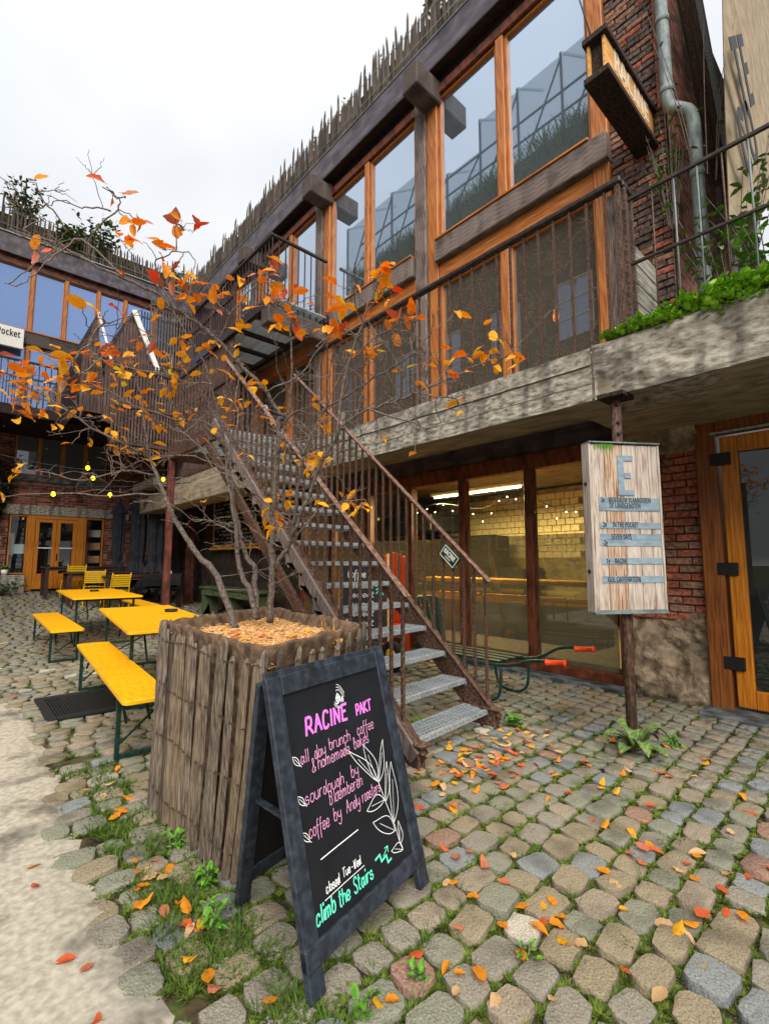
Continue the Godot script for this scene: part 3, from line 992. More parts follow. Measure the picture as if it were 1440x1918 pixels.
func railings() -> void:
	var t := thing("balcony_railing", "brown flat-bar railing along the balcony in front of the orange framed windows", "railing", Vector3(4.3, 3.43, -4))
	var st := S()
	bb(st, Vector3(4.26, 4.93, -6.7), Vector3(4.34, 4.99, -1.56), 0.012)
	bb(st, Vector3(4.341, 4.93, -1.64), Vector3(4.62, 4.99, -1.56), 0.012)
	part("handrail", st, m.rail_dark, t)
	balusters(t, Vector3(4.3, 0, -6.65), Vector3(4.3, 0, -1.72), 0.165, 3.4, 4.93, 0.011, m.brown_steel)
	for p in [Vector2(4.3, -1.6), Vector2(4.38, -1.58), Vector2(4.47, -1.6), Vector2(4.58, -1.6)]:
		part("corner_post", B(Vector3(p.x - 0.02, 3.4, p.y - 0.02), Vector3(p.x + 0.02, 4.93, p.y + 0.02)), m.brown_steel, t)
	t = thing("weathered_screen", "weathered grey plank screen closing the end of the balcony railing", "screen", Vector3(4.9, 3.43, -1.66))
	for k in 6:
		part("plank", B(Vector3(4.62, 3.43 + k * 0.2, -1.69), Vector3(5.55 - 0.03 * k, 3.62 + k * 0.2, -1.66), 0.006), m.grey_board, t)
	part("post", B(Vector3(4.34, 3.43, -1.72), Vector3(4.42, 4.9, -1.64), 0.01), m.timber_post, t)
	t = thing("thin_railing", "thin black railing with a middle rail above the ivy covered slab edge", "railing", Vector3(4.3, 3.45, -0.5))
	st = S()
	bb(st, Vector3(4.285, 4.71, -1.52), Vector3(4.315, 4.745, 1.6), 0.006)
	part("handrail", st, m.rail_dark, t)
	st = S()
	bb(st, Vector3(4.287, 4.1, -1.52), Vector3(4.313, 4.13, 1.6), 0.006)
	part("middle_rail", st, m.rail_dark, t)
	for i in 13:
		st = S(true)
		var z := -1.32 + i * 0.17
		tube(st, [Vector3(4.3, 3.45, z), Vector3(4.3, 4.71, z)], 0.0075, 6)
		part("baluster", st, m.zinc if i % 3 else m.brown_steel, t)
	# second floor landing
	t = thing("steel_landing", "grating landing on a heavy timber beam outside the second floor windows", "landing", Vector3(5.2, 6.4, -10))
	part("timber_beam", B(Vector3(4.42, 6.3, -8.72), Vector3(5.86, 6.68, -8.38), 0.025), m.timber_cross, t)
	part("timber_beam", B(Vector3(4.42, 6.3, -12.6), Vector3(5.86, 6.68, -12.3), 0.025), m.timber_cross, t)
	for x in [4.5, 5.8]:
		part("edge_beam", B(Vector3(x - 0.05, 6.69, -12.7), Vector3(x + 0.05, 6.89, -8.3), 0.01), m.rail_dark, t)
	for k in 5:
		part("cross_bar", B(Vector3(4.55, 6.7, -12.6 + k * 0.85), Vector3(5.75, 6.79, -12.52 + k * 0.85)), m.rail_dark, t)
	st = S()
	for k in 88:
		bb(st, Vector3(4.55, 6.8, -12.68 + k * 0.05), Vector3(5.75, 6.83, -12.655 + k * 0.05))
	part("grating", st, m.galv, t, "", "stuff")
	st = S()
	bb(st, Vector3(4.46, 8.18, -12.7), Vector3(4.53, 8.24, -8.4), 0.01)
	bb(st, Vector3(4.531, 8.18, -8.47), Vector3(5.86, 8.24, -8.4), 0.01)
	part("handrail", st, m.rail_dark, t)
	balusters(t, Vector3(4.5, 0, -12.65), Vector3(4.5, 0, -8.43), 0.15, 6.85, 8.18, 0.01, m.rail_dark)
	balusters(t, Vector3(4.65, 0, -8.43), Vector3(5.75, 0, -8.43), 0.15, 6.69, 8.18, 0.01, m.rail_dark)
	O = Vector3.ZERO

func paling_fence(called: String, label: String, a: Vector3, b: Vector3, inward: Vector3, sd: int, pitch: float) -> void:
	var t := thing(called, label, "fence", a)
	rng.seed = sd
	var d := (b - a).normalized()
	var n := int((b - a).length() / pitch)
	var shapes := []
	O = Vector3.ZERO
	for k in 8:
		var w := rng.randf_range(0.021, 0.031)
		var hgt := rng.randf_range(0.74, 0.84) if k < 6 else rng.randf_range(0.92, 1.16)
		var bend := Vector3(rng.randf_range(-0.02, 0.02), 0, rng.randf_range(-0.015, 0.015))
		var st := S()
		var lv := [[0.0, 1.0], [0.5, 0.95], [0.88, 0.8], [1.0, 0.25]]
		for i in 3:
			var p0: Vector3 = bend * sin(lv[i][0] * 3.0) + Vector3(0, lv[i][0] * hgt, 0)
			var p1: Vector3 = bend * sin(lv[i + 1][0] * 3.0) + Vector3(0, lv[i + 1][0] * hgt, 0)
			for sd2 in 4:
				var o1: Vector3 = [Vector3(1, 0, 0.5), Vector3(1, 0, -0.5), Vector3(-1, 0, -0.5), Vector3(-1, 0, 0.5)][sd2]
				var o2: Vector3 = [Vector3(1, 0, -0.5), Vector3(-1, 0, -0.5), Vector3(-1, 0, 0.5), Vector3(1, 0, 0.5)][sd2]
				poly(st, [p0 + o1 * w * lv[i][1], p0 + o2 * w * lv[i][1], p1 + o2 * w * lv[i + 1][1], p1 + o1 * w * lv[i + 1][1]], o1 + o2)
		st.generate_normals()
		shapes.append(st.commit())
	var yaw := atan2(-d.z, d.x)
	for i in n:
		var k := rng.randi() % 6 if rng.randf() < 0.78 else 6 + rng.randi() % 2
		var o := part("slat", shapes[k], m[["paling_a", "paling_b", "paling_c"][rng.randi() % 3]], t)
		o.position = d * (i * pitch + rng.randf_range(-0.012, 0.012)) + inward * rng.randf_range(-0.02, 0.02)
		o.rotation = Vector3(rng.randf_range(-0.03, 0.03), yaw, rng.randf_range(-0.05, 0.05))
	O = a
	for y in [0.18, 0.62]:
		var st := S(true)
		tube(st, [a + Vector3(0, y, 0) - inward * 0.04, b + Vector3(0, y, 0) - inward * 0.04], 0.006, 5)
		part("wire", st, m.galv, t)
	var st2 := S()
	bar(st2, a + inward * 0.12 + Vector3(0, 0.28, 0), b + inward * 0.12 + Vector3(0, 0.28, 0), 0.56, 0.1, 0.0, Vector3.UP)
	part("planting_bed", st2, m.soil, t)
	O = Vector3.ZERO

# ---------------------------------------------------------------- the building across the end of the yard
func back_building() -> void:
	var t := thing("brick_building", "brick building across the end of the yard with blue reflecting windows upstairs", "building", Vector3(3, 0.6, -18))
	var st := S()
	# lower brick wall with openings
	for r in [[-3.0, 1.27, 0.3, 5.75], [3.88, 6.3, 0.3, 5.75], [1.27, 3.88, 3.26, 4.05], [1.27, 3.88, 5.6, 5.75]]:
		bb(st, Vector3(r[0], r[2], -18.9), Vector3(r[1], r[3], -18.6))
	part("brick_wall", st, m.brick_far, t)
	part("lintel", B(Vector3(0.9, 2.96, -18.8), Vector3(4.6, 3.27, -18.55), 0.01), m.concrete, t)
	part("sill", B(Vector3(1.15, 4.02, -18.8), Vector3(4.0, 4.2, -18.52), 0.015), m.bluestone, t)
	for k in 4:
		var x0: float = [1.29, 1.92, 2.56, 3.2][k]
		window(t, "window", false, -18.62, x0, x0 + 0.64, 4.2, 5.58, 0.06, m.orange_post, m.glass_grey)
	# the double door and its sidelights
	window(t, "sidelight", false, -18.6, 1.3, 1.76, 1.12, 2.95, 0.04, m.door_wood, m.glass_clear)
	window(t, "sidelight", false, -18.6, 3.3, 3.86, 0.66, 2.95, 0.05, m.door_wood, m.glass_clear)
	st = S()
	bb(st, Vector3(1.76, 0.6, -18.7), Vector3(1.95, 2.95, -18.57), 0.01)
	bb(st, Vector3(3.08, 0.6, -18.7), Vector3(3.3, 2.95, -18.57), 0.01)
	bb(st, Vector3(1.95, 2.86, -18.7), Vector3(3.08, 2.95, -18.575))
	part("door_frame", st, m.door_wood, t)
	for k in 2:
		var x0 := 1.955 + k * 0.565
		var d := window(t, "door", false, -18.6, x0, x0 + 0.56, 0.64, 2.855, 0.11, m.door_wood, m.glass_clear)
		part("kick_panel", B(Vector3(x0 + 0.1, 0.74, -18.66), Vector3(x0 + 0.46, 1.12, -18.62), 0.01), m.door_wood, d)
		part("glazing_bar", B(Vector3(x0 + 0.1, 1.92, -18.64), Vector3(x0 + 0.46, 1.95, -18.59)), m.white_paint, d)
	part("door_handle", B(Vector3(2.545, 1.55, -18.6), Vector3(2.575, 1.75, -18.55), 0.006), m.black_metal, t)
	part("plinth", B(Vector3(-1.0, 0.4, -18.75), Vector3(1.75, 1.1, -18.25), 0.02), m.concrete, t)
	part("red_curtain", B(Vector3(3.36, 0.8, -18.8), Vector3(3.44, 2.9, -18.74)), m.red_cloth, t)
	for k in 4:
		part("shelf", B(Vector3(3.46, 1.0 + k * 0.45, -19.6), Vector3(3.9, 1.25 + k * 0.45, -19.2), 0.01), m.bare_wood if k < 3 else m.white_paint, t)
	st = S()
	bb(st, Vector3(-3.0, 0.3, -23.2), Vector3(9.0, 11.0, -23.0))
	bb(st, Vector3(-3.0, 3.2, -23.0), Vector3(9.0, 3.3, -18.9))
	bb(st, Vector3(8.8, 0.3, -23.0), Vector3(9.0, 11.0, -17.1))
	bb(st, Vector3(-3.2, 0.3, -23.0), Vector3(-3.0, 11.0, -17.1))
	part("inner_wall", st, m.dark_in, t)
	st = S()
	bb(st, Vector3(-3.0, 5.45, -18.9), Vector3(6.0, 5.75, -16.1), 0.02)
	part("balcony_slab", st, m.rust_dark, t)
	# upper glazing
	st = S()
	bb(st, Vector3(-3.0, 10.28, -17.2), Vector3(5.95, 10.86, -16.72), 0.012)
	part("fascia", st, m.fascia, t)
	part("roof", B(Vector3(-3.0, 10.6, -23.0), Vector3(9.0, 10.85, -16.9)), m.fascia, t)
	part("roof_edge", B(Vector3(-3.0, 10.862, -17.2), Vector3(5.9, 10.9, -16.68), 0.008), m.galv, t)
	part("head_board", B(Vector3(-3.0, 10.06, -17.1), Vector3(5.95, 10.277, -16.86)), m.rust_frame, t)
	part("sill_beam", B(Vector3(-3.0, 7.75, -17.1), Vector3(5.5, 8.13, -16.8), 0.015), m.timber_cross, t)
	part("orange_cap", B(Vector3(-3.0, 8.133, -17.1), Vector3(5.5, 8.17, -16.78)), m.orange_rail, t)
	var mu := [-1.3, -0.45, 0.42, 1.28, 2.11, 2.97, 3.74, 4.66, 5.4]
	for i in range(mu.size() - 1):
		window(t, "upper_window", false, -16.9, mu[i] + 0.045, mu[i + 1] - 0.045, 8.17, 10.06, 0.03, m.orange_post, m.glass_back)
		window(t, "lower_window", false, -16.9, mu[i] + 0.045, mu[i + 1] - 0.045, 5.76, 7.74, 0.03, m.orange_post, m.glass_back)
		part("mullion", B(Vector3(mu[i] - 0.05, 5.75, -17.05), Vector3(mu[i] + 0.05, 10.06, -16.84), 0.01), m.orange_post, t)
	var r := thing("back_railing", "black railing along the balcony of the brick building at the end of the yard", "railing", Vector3(2.0, 5.75, -16.2))
	part("handrail", B(Vector3(-2.0, 7.0, -16.24), Vector3(4.2, 7.05, -16.17)), m.black_metal, r)
	balusters(r, Vector3(0.4, 0, -16.2), Vector3(4.2, 0, -16.2), 0.14, 5.75, 7.0, 0.011, m.black_metal)
	# the company sign over the railing
	var sg := thing("white_sign", "white sign box with black lettering on the back building", "sign", Vector3(0.6, 7.55, -16.6))
	part("panel", B(Vector3(-0.6, 7.5, -16.72), Vector3(1.15, 8.08, -16.6), 0.01), m.white_paint, sg)
	lettering("Pocket", "letters", Vector3(0.54, 7.74, -16.594), 0.26, Basis(), m.ink, sg, "Droid Sans:700", 0.62)
	lettering("In The", "letters", Vector3(-0.2, 7.74, -16.594), 0.26, Basis(), m.ink, sg, "Droid Sans:700", 0.62)
	# covered stair: two pointed cladding gables with pale flashing
	var g := thing("stair_housing", "two pointed dark brown clad gables over the stair at the back building", "stair housing", Vector3(3.0, 4.0, -14.5))
	gable(g, Vector3(2.1, 5.2, -13.5), Vector3(2.36, 7.75, -13.5), Vector3(2.72, 5.2, -13.5), 6.6)
	gable(g, Vector3(2.6, 5.0, -13.4), Vector3(3.14, 8.05, -13.4), Vector3(4.35, 5.0, -13.4), 6.5)
	st = S()
	bar(st, Vector3(3.15, 8.06, -13.3), Vector3(4.2, 5.75, -13.3), 0.13, 0.06, 0.01, Vector3.RIGHT)
	part("flashing", st, m.white_paint, g)
	st = S()
	bar(st, Vector3(2.37, 7.77, -13.42), Vector3(2.74, 6.55, -13.42), 0.06, 0.05, 0.0, Vector3.RIGHT)
	part("flashing", st, m.white_paint, g)
	# slatted screens round the stair
	slat_screen("slatted_screen", "dark brown slatted screen below the pointed gables", Vector3(2.75, 4.2, -13.1), Vector3(4.5, 4.2, -13.1), 2.4, 0.075)
	slat_screen("slatted_screen", "tall dark brown slatted screen beside the steel landing", Vector3(4.55, 3.5, -13.6), Vector3(4.55, 3.5, -10.3), 4.4, 0.085)
	slat_screen("slatted_screen", "weathered grey slatted screen under the fence in the inner corner", Vector3(4.4, 5.8, -16.4), Vector3(5.9, 5.8, -16.4), 4.4, 0.09)
	var pl := thing("corner_balcony_wall", "dark balcony edge between the slatted screens in the inner corner", "balcony", Vector3(4, 3.5, -14))
	part("slab", B(Vector3(4.05, 3.6, -16.1), Vector3(4.9, 3.85, -14.0), 0.02), m.concrete, pl)
	part("railing_panel", B(Vector3(4.05, 3.25, -15.3), Vector3(4.9, 3.6, -15.2), 0.01), m.dark_boards, pl)
	var rp := thing("red_post", "rust red steel post holding up the far balcony corner", "post", Vector3(5.5, 0.23, -15.06))
	st = S()
	bb(st, Vector3(5.4, 0.2, -15.0), Vector3(5.6, 4.0, -14.97))
	bb(st, Vector3(5.4, 0.2, -15.16), Vector3(5.6, 4.0, -15.13))
	bb(st, Vector3(5.488, 0.2, -15.13), Vector3(5.512, 4.0, -15.0))
	part("web_and_flanges", st, m.red_post, rp)
	part("foot_plate", B(Vector3(5.36, 0.2, -15.2), Vector3(5.64, 0.25, -14.92), 0.005), m.red_post, rp)
	# menu boards on the dark wall
	for k in 2:
		var z := -14.25 + k * 1.62
		var mb := thing("menu_board", ["left black menu board in a thin wooden frame on the dark timber wall", "right black menu board in a thin wooden frame, half behind the stair"][k], "menu board", Vector3(5.9, 2.0, z), "menu boards on the dark timber wall")
		part("panel", B(Vector3(5.9, 1.95, z), Vector3(5.94, 3.3, z + 1.5)), m.board_back, mb)
		st = S()
		for e in [[1.93, 1.99, 0.0, 1.5], [3.26, 3.32, 0.0, 1.5], [1.93, 3.32, -0.03, 0.02], [1.93, 3.32, 1.48, 1.53]]:
			bb(st, Vector3(5.88, e[0], z + e[2]), Vector3(5.935, e[1], z + e[3]))
		part("frame", st, m.ply_face, mb)
		rng.seed = 40 + k
		st = S()
		for row in 11:
			var zz := z + 0.08
			while zz < z + 1.4:
				var l := rng.randf_range(0.05, 0.2)
				if rng.randf() < 0.75:
					bb(st, Vector3(5.894, 3.15 - row * 0.11 - 0.04 * rng.randf(), zz), Vector3(5.899, 3.18 - row * 0.11, zz + l))
				zz += l + 0.05
		part("chalk_lines", st, m.grey_chalk, mb)
		part("chalk_ledge", B(Vector3(5.78, 1.84, z - 0.03), Vector3(5.94, 1.9, z + 1.53), 0.005), m.yellow_paint, mb)
	var gb := thing("green_bench", "faded green wooden bench against the dark timber wall beyond the stair", "bench", Vector3(5.4, 0.1, -11.6))
	part("seat", B(Vector3(5.1, 0.78, -13.2), Vector3(5.6, 0.84, -9.8), 0.01), m.green_wood, gb)
	part("apron", B(Vector3(5.13, 0.62, -13.1), Vector3(5.16, 0.78, -9.9), 0.005), m.green_wood, gb)
	for z in [-13.0, -11.5, -10.0]:
		st = S()
		for s in [-1.0, 1.0]:
			poly(st, [Vector3(5.12, 0.05, z + s * 0.03), Vector3(5.24, 0.05, z + s * 0.03), Vector3(5.3, 0.4, z + s * 0.03), Vector3(5.36, 0.05, z + s * 0.03), Vector3(5.55, 0.05, z + s * 0.03), Vector3(5.55, 0.78, z + s * 0.03), Vector3(5.12, 0.78, z + s * 0.03)], Vector3(0, 0, s))
		bb(st, Vector3(5.12, 0.05, z - 0.029), Vector3(5.24, 0.78, z + 0.029))
		bb(st, Vector3(5.42, 0.05, z - 0.029), Vector3(5.55, 0.78, z + 0.029))
		part("leg", st, m.green_wood, gb)
	O = Vector3.ZERO

func gable(g: Node, a: Vector3, top: Vector3, b: Vector3, shoulder: float) -> void:
	# a clad triangular front with its body running back to the wall, in vertical ribs
	var n := int((b.x - a.x) / 0.07)
	for i in n:
		var x0 := lerpf(a.x, b.x, float(i) / n)
		var x1 := lerpf(a.x, b.x, float(i + 1) / n) - 0.012
		var ys := []
		for x in [x0, x1]:
			ys.append(lerpf(shoulder, top.y, (x - a.x) / (top.x - a.x)) if x < top.x else lerpf(top.y, b.y, (x - top.x) / (b.x - top.x)))
		var st := S()
		var z0 := a.z
		poly(st, [Vector3(x0, a.y, z0), Vector3(x1, a.y, z0), Vector3(x1, ys[1], z0), Vector3(x0, ys[0], z0)], Vector3.BACK)
		poly(st, [Vector3(x0, a.y, z0 - 0.03), Vector3(x0, a.y, z0), Vector3(x0, ys[0], z0), Vector3(x0, ys[0], z0 - 0.03)], Vector3.LEFT)
		poly(st, [Vector3(x1, a.y, z0 - 0.03), Vector3(x1, a.y, z0), Vector3(x1, ys[1], z0), Vector3(x1, ys[1], z0 - 0.03)], Vector3.RIGHT)
		part("cladding_rib", st, m.cladding, g)
	var st2 := S()
	var zb := a.z - 2.6
	var f := [Vector3(a.x, a.y, a.z - 0.02), Vector3(a.x, shoulder, a.z - 0.02), top - Vector3(0, 0, 0.02), b - Vector3(0, 0, 0.02)]
	var k := []
	for p in f: k.append(Vector3(p.x, p.y, zb))
	poly(st2, f, Vector3.BACK)
	for i in 3:
		poly(st2, [f[i], f[i + 1], k[i + 1], k[i]], [Vector3.LEFT, Vector3(-1, 0.4, 0), Vector3(1, 0.5, 0)][i])
	part("housing", st2, m.rust_dark, g)

func slat_screen(called: String, label: String, a: Vector3, b: Vector3, hgt: float, pitch: float) -> void:
	var t := thing(called, label, "screen", a, "slatted screens by the back stair")
	var n := int((b - a).length() / pitch)
	for i in n + 1:
		var p := a.lerp(b, float(i) / n)
		part("slat", B(p + Vector3(-0.022, 0, -0.022), p + Vector3(0.022, hgt, 0.022)), m.cladding if label.find("grey") < 0 else m.paling_a, t)
	for y in [0.25, hgt * 0.5, hgt - 0.2]:
		var st := S()
		var q := (b - a).normalized().cross(Vector3.UP) * 0.04
		bar(st, a + Vector3(0, y, 0) + q, b + Vector3(0, y, 0) + q, 0.06, 0.03, 0.0, Vector3.UP)
		part("rail", st, m.brown_steel, t)

# ---------------------------------------------------------------- the house across the yard, behind and left of the camera: it shows in the windows
func house_opposite() -> void:
	var t := thing("ivy_house", "ivy covered house with white barred windows, mirrored in the glass front", "building", Vector3(-6, 0, -8))
	var st := S(true)
	sheet(st, Vector3(-6, -0.1, -23), Vector3(0, 0, 16.0), Vector3(0, 19.6, 0), 54, 54, Vector3.RIGHT, 0.5, 0.9)
	part("ivy_wall", st, m.ivy_wall, t)
	rng.seed = 71
	var tufts := [[], []]
	for i in 5200:
		var p := Vector3(-5.9 + rng.randf() * 0.15, rng.randf_range(0.5, 17.5), rng.randf_range(-23, -7.1))
		if fposmod(p.z + 22.4, 3.2) < 2.3 and fposmod(p.y - 1.6, 4.2) < 3.2 and p.y < 13.2:
			continue
		tufts[0 if rng.randf() < 0.5 else 1].append(Transform3D((Basis(Vector3.BACK, -1.2 + rng.randf_range(-0.7, 0.7)) * Basis(Vector3.UP, rng.randf() * TAU)).scaled(Vector3.ONE * rng.randf_range(3.0, 8.0)), p - O))
	var clump := O
	O = Vector3.ZERO
	var tm := tuft_mesh(9, 16, 0.05, 0.008, 0.09)
	O = clump
	scatter("ivy", tm, m.ivy_dark, tufts[0], t)
	scatter("dry_stems", tm, m.straw, tufts[1].slice(0, 1100), t)
	part("roof", B(Vector3(-14, 19.1, -23), Vector3(-6.1, 19.4, -7.0)), m.fascia, t)
	for k in 5:
		var z := -22.0 + k * 3.2
		for y in [2.0, 6.2, 10.4]:
			var f := part("window", B(Vector3(-6.3, y, z), Vector3(-5.72, y + 2.4, z + 1.5), 0.02), m.glass_back, t)
			for j in 4:
				part("muntin", B(Vector3(-5.72, y + j * 0.78, z), Vector3(-5.68, y + j * 0.78 + 0.06, z + 1.5)), m.white_paint, f)
			for j in 3:
				part("muntin", B(Vector3(-5.719, y, z + j * 0.72), Vector3(-5.681, y + 2.4, z + j * 0.72 + 0.06)), m.white_paint, f)
	t = thing("roof_greenhouse", "steel framed greenhouse on the roof across the yard, mirrored in the upper windows", "greenhouse", Vector3(-7, 19.5, -14))
	for k in 8:
		var z := -24.4 + k * 2.2
		var top := 3.0 + (1.6 if k % 5 < 3 else 0.0)
		part("upright", B(Vector3(-6.6, 19.30, z - 0.05), Vector3(-6.5, 19.40 + top, z + 0.05)), m.steel_blue, t)
		st = S()
		bar(st, Vector3(-6.55, 19.40 + top, z), Vector3(-9.0, 21.10 + top, z), 0.09, 0.09)
		part("rafter", st, m.steel_blue, t)
		st = S()
		bar(st, Vector3(-6.55, 19.50, z), Vector3(-6.55, 19.20 + top, z + 2.2), 0.06, 0.06)
		part("brace", st, m.steel_blue, t)
		part("pane", B(Vector3(-6.57, 19.45, z + 0.06), Vector3(-6.56, 19.30 + top, z + 2.14)), m.glass_house, t)
	for y in [17.6, 18.6, 19.6]:
		part("purlin", B(Vector3(-6.59, y + 2.5, -23), Vector3(-6.52, y + 2.57, -7.0)), m.steel_blue, t)
	rng.seed = 88
	var xf := []
	for i in 1400:
		xf.append(Transform3D(Basis(Vector3.UP, rng.randf() * TAU).scaled(Vector3.ONE * rng.randf_range(3.0, 7.0)), Vector3(-6.0 + rng.randf_range(-0.3, 0.3), rng.randf_range(17.0, 19.6), rng.randf_range(-23, -7.1))))
	O = Vector3.ZERO
	t = thing("roof_grass", "dry grass along the top of the ivy covered house", "grass")
	scatter("blades", tuft_mesh(6, 14, 0.1, 0.003, 0.09), m.bush, xf, t)
	O = Vector3.ZERO

# ---------------------------------------------------------------- lettering
func lettering(txt: String, called: String, at: Vector3, size: float, q: Basis, mt: Material, parent: Node, font := "Droid Sans:700", squeeze := 1.0, depth := 0.004) -> void:
	var tm := TextMesh.new()
	tm.text = txt
	var f := SystemFont.new()
	var w := font.split(":")
	f.font_names = PackedStringArray([w[0]])
	f.font_weight = int(w[1])
	tm.font = f
	tm.font_size = 64
	tm.pixel_size = size / 64.0
	tm.depth = depth
	tm.horizontal_alignment = HORIZONTAL_ALIGNMENT_LEFT
	tm.vertical_alignment = VERTICAL_ALIGNMENT_BOTTOM
	var o := part(called, tm, mt, parent)
	o.transform = Transform3D(q * Basis().scaled(Vector3(squeeze, 1, 1)), at - O)

const GLYPH := {
	"a": "5|36 27 17 05 04 13 23 35|47 44 53", "b": "5|0A 04 13 33 45 37 17 05", "c": "5|46 37 17 05 04 13 33 44", "d": "5|35 27 17 05 04 13 23 35|4A 45 44 53",
	"e": "5|05 35 46 37 17 05 04 13 33 44", "f": "4|3A 2A 19 17 10|07 37", "g": "5|35 27 17 05 04 13 23 35|47 42 30 10 01", "h": "5|0A 06 03|05 17 37 46 43", "i": "2|17 14 13|19 1A",
	"k": "5|0A 06 03|37 05 15 43", "l": "2|1A 14 13", "m": "8|07 03|05 17 27 36 33|35 47 57 66 63", "n": "5|07 03|05 17 37 46 43", "o": "5|17 05 04 13 33 44 46 37 17",
	"r": "4|07 03|05 17 37", "s": "5|36 27 17 06 15 35 44 33 13 04", "t": "4|1A 14 23 33|08 38", "u": "5|07 04 13 33 45|47 43", "w": "7|07 13 36 53 67", "y": "5|07 05 14 34 45|47 42 30 10 01",
	"A": "6|03 2A 53|16 46", "C": "5|49 3A 1A 08 05 13 33 44", "R": "6|03 0A|0A 3A 48 36 06|26 53", "I": "3|1A 13", "N": "6|03 0A 43 4A", "E": "5|4A 0A 03 43|07 37", "P": "5|03 0A|0A 3A 48 36 06",
	"K": "6|0A 03|4A 06 53", "T": "6|0A 5A|2A 23", "B": "6|03 0A|0A 3A 48 37 07|37 45 33 03", "S": "5|49 3A 1A 08 17 36 44 33 13 04", "W": "7|0A 13 28 33 5A", "&": "6|53 19 2A 39 15 04 13 33 55", "-": "5|16 36", ",": "3|14 12"}
const SHARP := "AINEKTWP-,"

func stroke(st: SurfaceTool, pts: Array, w: float, n: Vector3) -> void:     # a chalk-pen line lying on a surface
	for i in range(pts.size() - 1):
		var d: Vector3 = (pts[i + 1] - pts[i])
		if d.length() < 1e-5:
			continue
		d = d.normalized()
		var s := n.cross(d) * w * 0.5
		var a: Vector3 = pts[i] - d * w * 0.25
		var b: Vector3 = pts[i + 1] + d * w * 0.25
		var lift := n * 0.00035 * (i % 2)
		poly(st, [a - s + lift, a + s + lift, b + s + lift, b - s + lift], n)

func handwrite(st: SurfaceTool, txt: String, at: Callable, x0: float, x1: float, y: float, xh: float, w: float, n: Vector3, slant := 0.15) -> void:
	# glyph units: 4 units are the x-height; the line is fitted between x0 and x1
	var total := 0.0
	for ch in txt:
		total += 3.5 if ch == " " else float(GLYPH[ch].split("|")[0]) + 0.7
	var sx := (x1 - x0) / total
	var sy := xh / 4.0
	var cx := 0.0
	for ch in txt:
		if ch == " ":
			cx += 3.5
			continue
		var f: PackedStringArray = GLYPH[ch].split("|")
		for k in range(1, f.size()):
			var pts := []
			for c in f[k].split(" "):
				var gy := c.substr(1, 1).hex_to_int() - 3.0
				var gx := c.substr(0, 1).hex_to_int() + gy * slant + rng.randf_range(-0.12, 0.12)
				pts.append(at.call(x0 + (cx + gx) * sx, y + (gy + rng.randf_range(-0.12, 0.12)) * sy))
			stroke(st, pts if SHARP.contains(ch) else curve(pts, 3), w, n)
		cx += float(f[0]) + 0.7

